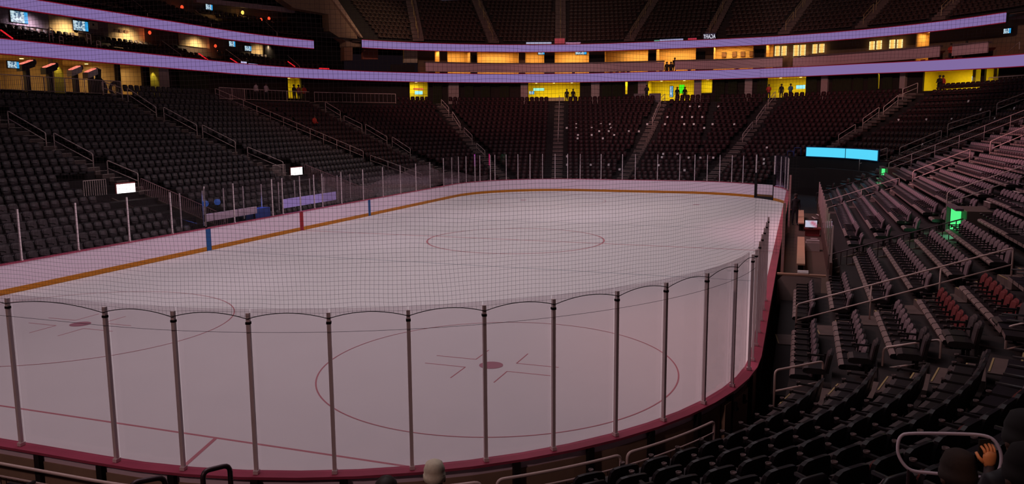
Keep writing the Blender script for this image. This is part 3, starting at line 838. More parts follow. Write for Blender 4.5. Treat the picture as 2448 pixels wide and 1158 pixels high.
# picket rails right behind the near boards
def picket(t0, t1, label, zt=.98, d=.50, zb=.0):
    root = empty('barred_railing', label=label, cat='railing'); n = max(6, int(abs(t1-t0)/.25)); P = [ring(t0+(t1-t0)*i/n, d)[0] for i in range(n+1)]
    b = MB(); b.tube(fillet([(*P[0], zb), (*P[0], zt)]+[(*p, zt) for p in P[1:-1]]+[(*P[-1], zt), (*P[-1], zb)], .10), .024, 8); b.build('top_rail', RAILM, root, True)
    b = MB(); b.tube([(*p, zt-.20) for p in P], .016, 6); b.build('lower_rail', RAILM, root, True)
    m = int(abs(t1-t0)/.11); b = MB()
    for i in range(1, m):
        p = ring(t0+(t1-t0)*i/m, d)[0]; b.tube([(*p, zb), (*p, zt-.20)], .008, 5)
    b.build('bars', DARKRAIL, root); return root
def tt(px, py): p = on_ring(px, py, .50, last=False) or on_ring(px, py, .50); return t_of(p.x, p.y)
picket(tt(1500, 1070), tt(1708, 992), 'short barred railing behind the boards, nearest the gate with latches')
picket(tt(1188, 1140), tt(1484, 1078), 'barred railing behind the boards below the middle glass posts')
picket(tt(830, 1160), tt(1150, 1150), 'barred railing at the bottom edge behind the capped person')
picket(t_of(*on_z(-120, 1080, .9).xy), tt(520, 1158), 'long barred railing at the bottom left behind the boards')
# tan gate panel with black latches on the outside of the boards
ta, tb = tz(1732, 960, .2)[0], tz(1784, 930, .2)[0]
pa = on_ring(1732, 960, .2, last=False); pb = on_ring(1786, 925, .2, last=False)
ta, tb = t_of(pa.x, pa.y), t_of(pb.x, pb.y)
bg = MB().ringbox(ta, tb, .145, .22, .05, .93, step=.3).build('board_gate', mat('tan_gate', (.52, .34, .24), rough=.7, noise=.1)); tag(bg, 'tan gate panel with two black latches in the boards back', 'gate')
for u in (.35, .75):
    b = MB(); p, n_ = ring(ta+(tb-ta)*u, .24); b.box((*p, .80), (.05, .04, .16), math.atan2(n_[1], n_[0])); p, _ = ring(ta+(tb-ta)*u-.03, .25); b.box((*p, .73), (.04, .12, .04), math.atan2(n_[1], n_[0])); b.build('latch', BLACK, bg)

# ------------------------------------------------------------------ LED ribbon boards
def fascia(nm, t0, t1, d, z0, z1, label, zf=None, cap=CAPRED):
    r = empty(nm, label=label, cat='ribbon board')
    MB().ringbox(t0, t1, d, d+.12, z0, z1, zf=zf).build('screen', LED, r)
    MB().ringbox(t0, t1, d+.0, d+.10, z1+.01, z1+.07, zf=zf).build('top_trim', emis('red_trim', (120, 14, 34), .8), r)
    MB().ringbox(t0, t1, d+.0, d+.10, z0-.07, z0-.01, zf=zf).build('bottom_trim', emis('red_trim', (120, 14, 34), .8), r)
    MB().ringbox(t0, t1, d+.12, d+.4, z0-.06, z1, zf=zf).build('backing', BLACK, r)
    return r
tl0 = -26.0; T22 = px_t(2050, 22, 11.5)
fascia('led_ribbon', tl0, px_t(2448, 22, 11.5)+6, 22, 10.68, 11.58, 'long violet LED ribbon board, the lower one, curving around the whole bowl',
       zf=lambda t: -.60*max(0, min(1.5, (t-T22)/9.0)))
fascia('led_ribbon', tl0, px_t(750, 22, 14.4), 22, 13.66, 14.38, 'upper violet LED ribbon board on the left, ending above the corner')
fascia('led_ribbon', px_t(866, 22, 14.8), px_t(2403, 22, 14.6), 22, 14.10, 14.84, 'upper violet LED ribbon board along the far upper deck')

# ------------------------------------------------------------------ generic wall with lit rooms
def wall_with_rooms(name, t0, t1, d, z0, z1, rooms, wm, th=.25):
    """rooms: (ta, tb, za, zb)"""
    b = MB(); cur = t0
    for (ta, tb, za, zb) in sorted(rooms):
        if ta > cur: b.ringbox(cur, ta, d, d+th, z0, z1)
        if za > z0+.02: b.ringbox(ta, tb, d, d+th, z0, za)
        if zb < z1-.02: b.ringbox(ta, tb, d, d+th, zb, z1)
        cur = max(cur, tb)
    if cur < t1: b.ringbox(cur, t1, d, d+th, z0, z1)
    return tag(b.build(name, wm), kind='structure')
def lit_room(name, ta, tb, za, zb, d, depth, wm, label, power, col, cat='lit room', mg=.3, ceil=None, ztop=None, floor=None):
    r = empty(name, label=label, cat=cat); ztop = ztop or zb
    MB().ringbox(ta-mg, tb+mg, d+depth, d+depth+.1, za-.05, ztop+.05).build('back_wall', wm, r)
    MB().ringbox(ta-mg, tb+mg, d+.26, d+depth, ztop, ztop+.06).build('room_ceiling', ceil or wm, r)
    MB().ringbox(ta-mg, tb+mg, d+.26, d+depth, za-.08, za-.02).build('room_floor', floor or TANW, r)
    b = MB().ringbox(ta-mg-.06, ta-mg+.02, d+.26, d+depth, za, ztop); b.build('side_wall', wm, r)
    b = MB().ringbox(tb+mg-.02, tb+mg+.06, d+.26, d+depth, za, ztop); b.build('side_wall', wm, r)
    p, n = ring((ta+tb)/2, d+depth*.5)
    q0 = Vector((*ring(ta, d)[0], 0)); q1 = Vector((*ring(tb, d)[0], 0)); w = (q1-q0).length
    l = bpy.data.lights.new('room_lamp', 'AREA'); l.shape = 'RECTANGLE'; l.size = max(.5, w*.8); l.size_y = 1.2; l.energy = power*max(w, 1.0); l.color = col
    o = bpy.data.objects.new('room_lamp', l); C.objects.link(o); o.location = (*p, ztop-.08); o.rotation_euler = (0, 0, math.atan2(n[1], n[0])+PI/2)
    m = max(1, int(w/1.8))
    for i in range(m):
        pp, _ = ring(ta+(tb-ta)*(i+.5)/m, d+depth*.35); b = MB(); b.lathe([(0, 0), (.13, 0), (.13, .03), (0, .03)], (*pp, ztop-.05), 12); b.build('downlight', emis('warm_lamp', (255, 225, 150), 2.5), r)
    return r
YC = (1.0, .86, .10); OC = (1.0, .64, .26); TC = (1.0, .72, .36)
D1 = 23.4; Z10, Z11 = 8.2, 10.75
ylist = [(690, 722, 186, 235, 'narrow yellow lit doorway behind the group in red'), (980, 1024, 194, 242, 'yellow lit concourse stand with small menu screens'),
 (1263, 1386, 196, 241, 'wide yellow lit concourse opening with food counter'), (1494, 1500, 193, 225, 'thin sliver of yellow light between dark curtains'),
 (1548, 1658, 192, 240, 'yellow lit opening with green screen and upright display'), (1676, 1702, 190, 222, 'small yellow lit opening beside concrete column'),
 (1833, 1925, 184, 232, 'yellow lit opening with two silhouettes on the right'), (2097, 2101, 177, 212, 'very thin yellow light strip far right'),
 (2205, 2342, 168, 212, 'large yellow lit concourse opening at far right'), (2352, 2385, 155, 196, 'yellow washed wall niche at the far right end')]
rms = []
for (a, c, y0, y1, lab) in ylist:
    p0 = tz(a, y1, D1); p1 = tz(c, y1, D1); zt = max(tz(a, y0, D1)[1], 9.0)
    ta, tb = p0[0], p1[0]; za = max(min(p0[1], p1[1]), 8.3)
    rms.append((ta, tb, za, Z11))
    w = c-a
    lit_room('concourse_opening', ta, tb, za, Z11, D1, 4.5 if w > 60 else (2.5 if w > 20 else 1.2), YELW, lab, 26, YC, 'lit opening')
# warm club behind the left rail
club = [(0, 118, 'warm lit club bay at the extreme left'), (126, 160, 'bright column bay'), (165, 283, 'warm lit club bay with displayed motorcycles'), (290, 344, 'tan lit wall bay beside the club'), (365, 381, 'bright yellow wall strip under lamp')]
for (a, c, lab) in ((0, 128, 'warm lit club lounge at the extreme left edge'), (152, 283, 'warm lit club lounge behind the motorcycles'), (290, 344, 'tan lit wall bay beside the club lounge')):
    y1 = 165+(a/290)*15
    ta = px_t(a, D1, 9.4) if a > 0 else -12.0; tb = px_t(c, D1, 9.4); rms.append((ta, tb, 8.45, Z11))
    lit_room('club_lounge', ta, tb, 8.45, Z11, D1, 5.0, TANW, lab, 12, TC, 'lounge')
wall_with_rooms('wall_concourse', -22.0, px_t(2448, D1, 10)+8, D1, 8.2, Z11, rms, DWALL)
MB_ = MB().ringbox(-26, px_t(2448, D1, 10)+10, 22.6, 40, 10.80, 10.97, step=1.6); tag(MB_.build('floor_suite_level', CONC), kind='structure')
MB_ = MB().ringbox(-26, px_t(2448, D1, 10)+10, 20.6, 30.5, 8.0, 8.2, step=1.6); tag(MB_.build('floor_concourse', CONC), kind='structure')
# concrete columns, lit niches, curtains
def column(px0, px1, m, label, d=22.9, z0=8.2, z1=10.7, name='column', cat='column', dep=.4):
    ta, tb = px_t(px0, d, 9.6), px_t(px1, d, 9.6); return tag(MB().ringbox(ta, tb, d, d+dep, z0, z1).build(name, m), label, cat)
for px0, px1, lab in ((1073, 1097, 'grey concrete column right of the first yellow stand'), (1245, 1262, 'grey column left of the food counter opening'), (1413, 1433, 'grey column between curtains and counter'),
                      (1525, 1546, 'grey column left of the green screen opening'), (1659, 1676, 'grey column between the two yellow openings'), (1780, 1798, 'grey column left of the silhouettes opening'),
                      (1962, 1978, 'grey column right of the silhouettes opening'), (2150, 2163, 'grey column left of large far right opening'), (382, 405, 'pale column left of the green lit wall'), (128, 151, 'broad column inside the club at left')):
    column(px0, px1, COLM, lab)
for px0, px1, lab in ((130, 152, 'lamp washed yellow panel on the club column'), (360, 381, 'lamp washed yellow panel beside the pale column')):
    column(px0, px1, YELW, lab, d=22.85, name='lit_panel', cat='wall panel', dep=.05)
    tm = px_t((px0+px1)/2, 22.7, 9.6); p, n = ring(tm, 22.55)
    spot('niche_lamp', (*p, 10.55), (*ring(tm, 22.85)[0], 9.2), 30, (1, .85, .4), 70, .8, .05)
for i, px0 in enumerate((1035, 1110, 1150, 1195, 1440, 1465, 1515, 1710, 1740, 1810, 1930, 1990, 2012, 2040, 2075, 2110)):
    ta, tb = px_t(px0, 23.1, 9.6), px_t(px0+22, 23.1, 9.6); b = MB(); n = 10
    for j in range(n):
        p, _ = ring(ta+(tb-ta)*(j+.5)/n, 23.1+.04*(j % 2)); b.tube([(*p, 8.25), (*p, 10.6)], .06, 6)
    tag(b.build('curtain', GREENW), 'dark green curtain hanging on the concourse wall, %s from the left' % nth(i), 'curtain')
column(430, 500, GREENW, 'dark wall section with faint green light, left of long rail', name='wall_panel', cat='wall panel')

# left club: barred rails along the top of the lower bowl
def fence(ta, tb, d, z, label, h=1.0):
    r = empty('barred_railing', label=label, cat='railing'); n = max(4, int(abs(tb-ta)/.8)); P = [ring(ta+(tb-ta)*i/n, d)[0] for i in range(n+1)]
    b = MB(); b.tube([(*p, z+h) for p in P], .03, 6); b.tube([(*p, z+.08) for p in P], .025, 6); b.build('rails', RAILM, r)
    b = MB()
    for i, p in enumerate(P[::2]): b.tube([(*p, z), (*p, z+h)], .03, 6)
    b.build('posts', RAILM, r)
    m = int(abs(tb-ta)/.14); b = MB()
    for i in range(m):
        p = ring(ta+(tb-ta)*i/m, d)[0]; b.box((*p, z+h/2), (.018, .018, h-.1))
    b.build('bars', mat('railing_bars', (.50, .36, .38)), r)
    return MB().ringbox(ta, tb, d+.02, d+.12, z-.22, z-.01).build('kerb', CONC, r) and r
DF = 20.35
fence(px_t(-60, DF, 8.4), px_t(290, DF, 8.4), DF, 8.22, 'barred railing in front of the club with motorcycles')
fence(px_t(525, DF, 8.4), px_t(740, DF, 8.4), DF, 8.22, 'barred railing at the top of the long rail, left of door')
fence(px_t(752, DF, 8.4), px_t(946, DF, 8.4), DF, 8.22, 'barred railing across the far left platform')
fence(px_t(2362, DF, 8.4), px_t(2448, DF, 8.4)+3, DF, 8.5, 'barred railing at the far right end of the concourse')

# ------------------------------------------------------------------ suite level, far side
D2 = 25.5; ZB, ZT = 11.0, 14.7
orooms = [(1040, 1052, 'thin amber lit slot left of the first suite'), (1070, 1125, 'amber lit suite with dark counter and small sign'), (1141, 1240, 'amber suite with row of small spot lamps'), (1256, 1301, 'amber suite with a small television'),
          (1326, 1408, 'amber suite with a wide television'), (1445, 1549, 'amber suite with several seated guests'), (1568, 1663, 'amber suite with one standing guest'),
          (1705, 1800, 'amber suite with four framed pictures'), (1830, 1848, 'dim amber niche left of bright lanterns'), (2188, 2220, 'orange lit suite window at far right')]
rms = []
for a, c, lab in orooms:
    ta, tb = px_t(a, D2, 12.6), px_t(c, D2, 12.6); rms.append((ta, tb, 11.0, 14.55))
    lit_room('suite', ta, tb, 11.0, 14.55, D2, 3.0, ORAW, lab, 30, OC, 'suite', mg=.05)
ws = px_t(700, D2, 12.6)
wall_with_rooms('wall_suites', px_t(1000, D2, 12.6), px_t(2448, D2, 12.6)+8, D2, ZB, ZT, rms, BRNW)
b = MB().ringbox(px_t(850, 22, 14), px_t(2448, D2, 12.6)+8, 22.6, 29.2, 14.72, 14.80, step=1.4); tag(b.build('ceiling_suites', mat('suite_ceiling', (.10, .055, .04))), kind='structure')
for i, (a, c) in enumerate(((1301, 1326), (1408, 1445), (1549, 1568), (1663, 1685), (1128, 1140), (1803, 1826))):
    ta, tb = px_t(a, D2-.2, 12.6), px_t(c, D2-.2, 12.6); tag(MB().ringbox(ta, tb, D2-.25, D2-.02, 11.0, 13.9).build('partition_panel', BLACK), 'black partition between amber suites, %s from the left' % nth(i), 'partition')
# parapets
def parapet(a, c, y0, y1, d, label, m=PARA, name='balcony_parapet'):
    ta, z0 = tz(a, (y1[0]), d); tb, z1 = tz(c, (y1[1]), d); _, zt0 = tz(a, y0[0], d); _, zt1 = tz(c, y0[1], d)
    r = MB(); zb = (z0+z1)/2; zt = (zt0+zt1)/2
    o = r.ringbox(ta, tb, d, d+.12, zb, zt, zf=lambda t: (z0-zb)+(z1-z0)*(t-ta)/(tb-ta)).build(name, m); tag(o, label, 'parapet')
    k = MB().ringbox(ta, tb, d-.02, d+.5, zt+.03, zt+.16, zf=lambda t: (zt0-zt)+(zt1-zt0)*(t-ta)/(tb-ta)).build('counter_top', mat('counter_grey', (.16, .11, .12)), o)
    return ta, tb, zt
parapet(1018, 1587, (151, 148), (171, 169), 23.4, 'long rose grey balcony wall at left below the amber suites')
parapet(1613, 1870, (147, 139), (167, 160), 23.4, 'short rose grey balcony wall in the middle')
parapet(1895, 2245, (138, 112), (160, 136), 23.4, 'rose grey balcony wall below the bright lanterns')
parapet(2275, 2360, (110, 103), (134, 126), 23.4, 'small rose grey balcony end wall at far right')
# row of seat backs between the parapet and the lower ribbon
b = MB(); ta, tb = px_t(1050, 22.7, 11.6), px_t(2300, 22.7, 11.6); t = ta; n = 0
while t < tb:
    p, nn = ring(t, 22.7); b.box((*p, 11.45), (.10, .42, .42), math.atan2(nn[1], nn[0])); t += .33
tag(b.build('balcony_seats', mat('maroon_seat', (.10, .015, .02))), 'dark maroon row of balcony seat backs above the lower ribbon', 'seats', kind='stuff')
# bright lanterns
lz = [(1852, 1864, 110, 134), (1868, 1880, 110, 133), (1896, 1909, 108, 138), (1912, 1925, 107, 137), (1942, 1953, 106, 128), (1958, 1970, 105, 126), (2078, 2090, 99, 119), (2095, 2107, 97, 118), (2126, 2139, 95, 116), (2144, 2157, 94, 115)]
for i, (a, c, y0, y1) in enumerate(lz):
    ta, z0 = tz((a+c)/2, y1, D2-.35); _, z1 = tz((a+c)/2, y0, D2-.35); p, n = ring(ta, D2-.35); w = (c-a)/FPX*math.dist((p[0], p[1]), (CAM.x, CAM.y))
    o = empty('wall_lantern', label='glowing amber bottle-wall panel on the suite wall, %s from the left' % nth(i), cat='lit panel'); ang = math.atan2(n[1], n[0])
    b = MB(); b.box((*p, (z0+z1)/2), (.06, w*.55, z1-z0), ang); b.build('glow_panel', emis('lantern', (255, 190, 95), 1.15), o)
    for sd in (-1, 1):
        b = MB()
        for j in range(9): b.box((p[0]-n[1]*sd*w*.38, p[1]+n[0]*sd*w*.38, z0+(z1-z0)*(j+.5)/9), (.1, w*.14, (z1-z0)/9*.55), ang)
        b.build('lit_bars', emis('lantern_bar', (255, 235, 160), 1.6), o)
# televisions and pictures
def flat(px, py, w, h, d, m, name, label, cat, framem=None, th=.06, fr=.05):
    """panel whose picture centre/size is px,py,w,h, hung on the ring surface d"""
    p = on_ring(px, py, d); t = t_of(p.x, p.y); _, n = ring(t, d); D = (p-CAM).dot(FW)
    cosv = abs(Vector((n[0], n[1], 0)).dot((p-CAM).normalized())); W_, H_ = w/FPX*D/max(cosv, .45), h/FPX*D
    ang = math.atan2(n[1], n[0]); r = empty(name, (p.x, p.y, p.z), ang, label=label, cat=cat)
    b = MB(); b.box((0, 0, 0), (th, W_, H_)); b.build('screen', m, r) if framem is not None else b.build('panel', m, r)
    if framem is not None:
        b = MB(); b.box((.05, 0, 0), (.06, W_+2*fr, H_+2*fr)); b.build('frame', framem, r)
    return r
def tv_mat():
    m = bpy.data.materials.new('tv_picture'); m.use_nodes = True; nt = m.node_tree; b = nt.nodes['Principled BSDF']; N = nt.nodes.new; L = nt.links.new
    tc = N('ShaderNodeTexCoord'); sp = N('ShaderNodeSeparateXYZ'); L(tc.outputs['Generated'], sp.inputs[0])
    nz = N('ShaderNodeTexNoise'); nz.inputs['Scale'].default_value = 5; L(tc.outputs['Generated'], nz.inputs['Vector'])
    cr = N('ShaderNodeValToRGB'); cr.color_ramp.elements[0].position = .42; cr.color_ramp.elements[0].color = (.05, .12, .22, 1); cr.color_ramp.elements[1].position = .55; cr.color_ramp.elements[1].color = (.55, .72, .8, 1)
    L(nz.outputs['Fac'], cr.inputs[0])
    gt = N('ShaderNodeMath'); gt.operation = 'LESS_THAN'; gt.inputs[1].default_value = .22; L(sp.outputs[1], gt.inputs[0])
    mx = N('ShaderNodeMix'); mx.data_type = 'RGBA'; L(gt.outputs[0], mx.inputs[0]); L(cr.outputs[0], mx.inputs[6]); mx.inputs[7].default_value = (.03, .35, .75, 1)
    L(mx.outputs[2], b.inputs['Emission Color']); b.inputs['Emission Strength'].default_value = 1.0; b.inputs['Base Color'].default_value = (.01, .01, .01, 1); return m
TV = tv_mat()
for q, lab in (((1294, 128, 15, 5), 'small television high in an amber suite'), ((1389, 127, 26, 6), 'wide television high in an amber suite')):
    flat(*q, D2-.12, TV, 'television', lab, 'television', BLACK)
for i, px_ in enumerate((1731, 1756, 1776, 1797)):
    flat(px_, 131-i*.7, 9, 11, D2+2.8, mat('picture_brown', (.25, .12, .06)), 'framed_picture', 'framed picture on the amber suite wall, %s from the left' % nth(i), 'picture', BLACK, fr=.03)
flat(1288, 214, 26, 6, D1+2.2, emis('menu_green', (150, 230, 200), 1.3), 'menu_screen', 'pale green menu screen above the food counter', 'screen', BLACK, fr=.02)
flat(1271, 222, 12, 7, D1+.8, TV, 'menu_screen', 'small bright blue screen at left of the food counter', 'screen', BLACK, fr=.02)
flat(1605, 219, 7, 25, D1-.25, TV, 'display_stand', 'tall upright lit display in front of yellow opening', 'display', BLACK)
flat(1630, 213, 12, 20, D1+2.0, emis('green_lamp', (60, 220, 20), 1.2), 'green_screen', 'bright green glowing panel inside the yellow opening', 'screen', BLACK, fr=.02)
flat(1000, 213, 24, 4, D1+1.6, emis('menu_red', (220, 90, 60), 1.0), 'menu_screen', 'narrow red menu strip in the first yellow stand', 'screen')
flat(1001, 222, 18, 8, D1+1.55, emis('menu_cyan', (150, 225, 235), 1.2), 'menu_screen', 'pale blue menu screens in the first yellow stand', 'screen')
flat(1914, 208, 20, 9, D1+1.6, emis('menu_cyan', (150, 225, 235), 1.2), 'menu_screen', 'pale screen at right inside the silhouettes opening', 'screen')
flat(2333, 187, 16, 10, D1+1.0, TV, 'television', 'television hanging in the large far right opening', 'television', BLACK, fr=.02)
flat(2408, 74, 14, 11, D2-.3, TV, 'television', 'television near the right edge above the balcony', 'television', BLACK, fr=.02)
# food counter
ta, tb = px_t(1275, D1+.6, 8.6), px_t(1350, D1+.6, 8.6)
fc = MB().ringbox(ta, tb, D1+.5, D1+1.1, 8.2, 9.0).build('food_counter', mat('counter_cream', (.65, .55, .30))); tag(fc, 'cream food counter in the wide yellow opening', 'counter')
ta, tb = px_t(1514, 20.9, 8.6), px_t(1578, 20.9, 8.6)
pl = MB().ringbox(ta, tb, 20.4, 21.4, 8.2, 8.42).build('platform', mat('platform_grey', (.10, .08, .10))); tag(pl, 'low grey platform before the green screen opening', 'platform')
for a, c, lab in ((1516, 1538, 'left boxy camera cabinet on the low platform'), (1553, 1579, 'right boxy camera cabinet on the low platform')):
    ta, tb = px_t(a, 20.9, 8.6), px_t(c, 20.9, 8.6); tag(MB().ringbox(ta, tb, 20.6, 21.1, 8.42, 9.2).build('equipment_cabinet', mat('cabinet_grey', (.20, .15, .17))), lab, 'cabinet')

# ------------------------------------------------------------------ left club tier between the ribbons
D3 = 27.2
def rb(px0, px1, y0, y1, d, m, name, label, cat='wall panel', dep=.1, kind=None):
    ta, z0 = tz((px0+px1)/2, y1, d); z1 = tz((px0+px1)/2, y0, d)[1]; a = tz(px0, (y0+y1)/2, d)[0]; c = tz(px1, (y0+y1)/2, d)[0]
    o = MB().ringbox(a, c, d, d+dep, z0, z1).build(name, m)
    return tag(o, label, cat) if not kind else tag(o, kind=kind)
tL = px_t(790, D3, 12.6)
b = MB().ringbox(-26, tL, D3+.12, D3+.3, 11.0, 17.6); tag(b.build('wall_left_club', mat('left_club_wall', (.10, .06, .045))), kind='structure')
b = MB().ringbox(-26, px_t(750, 22, 14.4), 22.2, 31, 14.4, 14.48, step=1.4); tag(b.build('floor_left_upper_tier', CONC), kind='structure')
GW = mat('grey_purple_wall', (.30, .22, .26), rough=.8); TW = mat('warm_tan_wall', (.70, .50, .28), rough=.8)
pan = [(0, 115, 22, 62, GW, 'grey wall with large television at upper left edge'), (118, 185, 32, 82, TW, 'warm lit wall recess left of the second television'), (176, 258, 45, 82, mat('mauve_wall', (.20, .13, .13)), 'mauve wall holding television and poster'),
       (258, 345, 53, 100, TW, 'warm lit wall with small pictures'), (428, 500, 75, 112, TW, 'warm lit wall recess over the dark seats'), (600, 642, 98, 130, TW, 'lamp lit wall recess near the corner')]
for a, c, y0, y1, m, lab in pan:
    rb(a, c, y0, y1, D3, m, 'wall_panel', lab)
    if m is TW or m is GW:
        tm = tz((a+c)/2, y0, D3)[0]; p, n = ring(tm, D3-1.3)
        spot('recess_lamp', (*p, 13.9), (*ring(tm, D3)[0], 12.4), 230 if m is TW else 330, (1, .78, .45) if m is TW else (.95, .8, .9), 130, .9, .2)
for q, lab in (((46, 41, 34, 26), 'large television on grey wall, extreme upper left'), ((193, 62, 30, 22), 'second television on the mauve wall'), ((555, 105, 13, 12), 'small television near the two red lamps'), ((593, 116, 14, 11), 'smaller television right beside another'), ((500, 17, 14, 12), 'small television high on the upper left tier')):
    flat(*q, D3-.1, TV, 'television', lab, 'television', BLACK, fr=.03)
flat(223, 61, 18, 16, D3-.1, mat('poster_cream', (.62, .50, .36)), 'poster', 'cream poster with round dark emblem beside television', 'poster')
p = on_ring(223, 59, D3-.16); n = ring(t_of(p.x, p.y), D3)[1]; b = MB(); b.box((p.x, p.y, p.z), (.03, .16, .16), math.atan2(n[1], n[0])+.0); eo = tag(b.build('round_emblem', BLACK), 'dark round emblem on the cream poster', 'emblem')
for i, px_ in enumerate((277, 290, 302)):
    flat(px_, 73+i*1.5, 8, 7, D3-.1, mat('picture_brown', (.25, .12, .06)), 'framed_picture', 'small framed picture on the left tier wall, %s from the left' % nth(i), 'picture')
def lamp(px, py, rad, m, label, d=D3-.6, pw=0, pc=None):
    p = on_ring(px, py, d); r = rad/FPX*(p-CAM).dot(FW); o = empty('wall_lamp', (p.x, p.y, p.z), label=label, cat='lamp')
    b = MB(); b.lathe([(0, -r*1.2), (r*.7, -r*.8), (r, 0), (r*.6, r*.9), (0, r*1.2)], (0, 0, 0), 12); b.build('shade', m, o, True); b = MB(); b.tube([(0, 0, r), (0, 0, r+.25)], .012, 5); b.build('stem', BLACK, o)
    if pw: 
        l = bpy.data.lights.new('lamp_light', 'POINT'); l.energy = pw; l.color = pc; l.shadow_soft_size = .1; q = bpy.data.objects.new('lamp_light', l); C.objects.link(q); q.location = (p.x, p.y, p.z-r*1.8)
RL = emis('red_lamp_glow', (235, 70, 40), 1.5); YL = emis('yellow_lamp_glow', (255, 205, 90), 1.6)
for q, lab in (((358, 78, 4), 'red glass lamp on the left tier wall'), ((515, 110, 3.5), 'red lamp left of small television'), ((435, 17, 4), 'red lamp high on the upper left tier'), ((624, 47, 3.5), 'left one of the paired red lamps'), ((643, 44, 3.5), 'right one of the paired red lamps')):
    lamp(*q, RL, lab, pw=6, pc=(1, .25, .1))
for q, lab in (((580, 30, 4), 'tall yellow lamp in upper left tier'), ((519, 34, 3), 'small yellow lamp in upper left tier'), ((876, 134, 3.5), 'left amber lamp below the upper ribbon end'), ((889, 131, 3.5), 'right amber lamp below the upper ribbon end')):
    lamp(*q, YL, lab, pw=10, pc=(1, .6, .2))
# tier seats (dark) on the left club tier and the tier above
tier = []
for (zb0, dd0, n_, ta, tb) in ((11.0, 22.8, 5, -24, px_t(800, 23, 12)), (14.5, 22.8, 6, -24, px_t(740, 23, 15))):
    bb = MB(); prof = []
    for k in range(n_):
        tag(MB().ringbox(ta, tb, dd0-.3+k*.85, dd0-.3+(k+1)*.85, zb0-.05, zb0+.32*k).build('floor_tier_step', CONC), kind='structure') if k else None
        t = ta
        while t < tb:
            p, nn = ring(t, dd0+k*.85); q, _ = ring(t+.01, dd0+k*.85); sp = math.dist(p, q)/.01; pr = project((*p, zb0+.32*k+.6))
            if pr and -30 < pr[0] < W and pr[1] > -20 and (int(t*1.0+k*.3) % 11) > 1: tier.append(('T', k, 0, p, math.atan2(nn[1], nn[0]), zb0+.32*k, pr))
            t += .58/sp
tag(mass('club_seats', tier, [SEATUP, PLAS, SEATUP, SEATUP, SEATUP, SEATUP], lambda s: (0, 1, 2)), 'dark padded seats of the left club tiers between the ribbons', 'seats', kind='stuff')
# red step lights and rails on the tier
for i, q in enumerate(((2, 72, 30, 92), (475, 128, 498, 144), (551, 140, 570, 152), (688, 147, 705, 159))):
    pa = on_ring(q[0], q[1], 24.6); pb = on_ring(q[2], q[3], 22.6); b = MB(); b.tube([pa, pb], .05, 6)
    tag(b.build('aisle_light', emis('red_strip', (215, 30, 40), 1.2)), 'glowing red strip beside a tier aisle, %s from the left' % nth(i), 'light strip')
tag(MB().ringbox(px_t(764, 22.4, 11.7), px_t(786, 22.4, 11.7), 22.3, 22.5, 11.62, 11.78).build('exit_light', emis('red_strip', (215, 30, 40), 1.2)), 'short red glowing strip lying on the lower ribbon', 'light strip')
for i, q in enumerate(((119, 66, 127, 100), (143, 86, 152, 108), (209, 80, 218, 104), (232, 97, 241, 117))):
    pa = on_ring(q[0], q[3], 22.6); pb = on_ring(q[2], q[3], 22.9); zt = on_ring(q[0], q[1], 22.6).z
    handrail((pa.x, pa.y), (pb.x, pb.y), pa.z, pa.z, 'short upright rail hoop on the left tier, %s from the left' % nth(i), h=zt-pa.z, mid=True, r=.025)
for i, q in enumerate(((388, 98, 432, 130), (540, 118, 578, 146), (688, 133, 716, 158), (318, 0, 352, 28), (468, 25, 505, 56), (635, 52, 662, 78), (2405, 128, 2438, 100))):
    pa = on_ring(q[0], q[1], 24.8); pb = on_ring(q[2], q[3], 22.5); b = MB(); b.tube([pa, pb], .028, 6); b.tube([pb, (pb.x, pb.y, pb.z-.6)], .028, 6)
    tag(b.build('tier_handrail', RAILM), 'thin sloping rail over the upper tier aisles, %s in order' % nth(i), 'handrail')
# bright reflected sign pieces on ribbon ledges
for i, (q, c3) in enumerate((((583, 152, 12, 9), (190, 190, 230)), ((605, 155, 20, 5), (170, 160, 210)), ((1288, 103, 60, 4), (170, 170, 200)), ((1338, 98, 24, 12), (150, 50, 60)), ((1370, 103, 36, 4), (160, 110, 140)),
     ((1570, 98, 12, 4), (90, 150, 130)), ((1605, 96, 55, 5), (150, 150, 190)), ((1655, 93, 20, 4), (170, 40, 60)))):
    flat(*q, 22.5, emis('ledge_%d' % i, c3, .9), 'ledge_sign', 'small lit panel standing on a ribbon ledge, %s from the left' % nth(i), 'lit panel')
# mirrored lettering panel
r_sign = flat(1696, 88, 28, 16, 22.45, emis('banner_black', (40, 36, 60), .6), 'lettered_panel', 'small lit panel with reversed white letters on the upper ribbon', 'sign')

# ------------------------------------------------------------------ upper deck end wall (brown, slanted) at the upper left
def slab_px(name, pxs, d, dep, m, kind='structure', label=None, cat=None):
    """slab whose outline was measured on the photo; it stands on the ring surface d and is dep thick"""
    c = on_ring(sum(q[0] for q in pxs)/len(pxs), sum(q[1] for q in pxs)/len(pxs), d); n = Vector((*ring(t_of(c.x, c.y), d)[1], 0)); vs = []
    for q in pxs:
        v = ray(*q); s_ = (c-CAM).dot(n)/v.dot(n); vs.append(CAM+v*s_)
    k = len(vs); vs += [v+n*dep for v in vs]
    fs = [tuple(range(k-1, -1, -1)), tuple(range(k, 2*k))]+[(i, (i+1) % k, k+(i+1) % k, k+i) for i in range(k)]
    o = mesh(name, vs, fs, m); return tag(o, label, cat, kind=kind)
BRN = mat('brown_plaster', (.36, .22, .14), rough=.9, noise=.15)
slab_px('wall_upper_deck_end', [(660, -20), (675, 0), (704, 20), (785, 34), (787, 74), (827, 100), (828, 112), (864, 112), (864, 90), (780, -20)], 23.0, 1.2, BRN)
slab_px('trim_1', [(780, -20), (864, 90), (868, 90), (795, -20)], 22.6, .4, mat('brown_plaster_light', (.50, .32, .22), rough=.9))
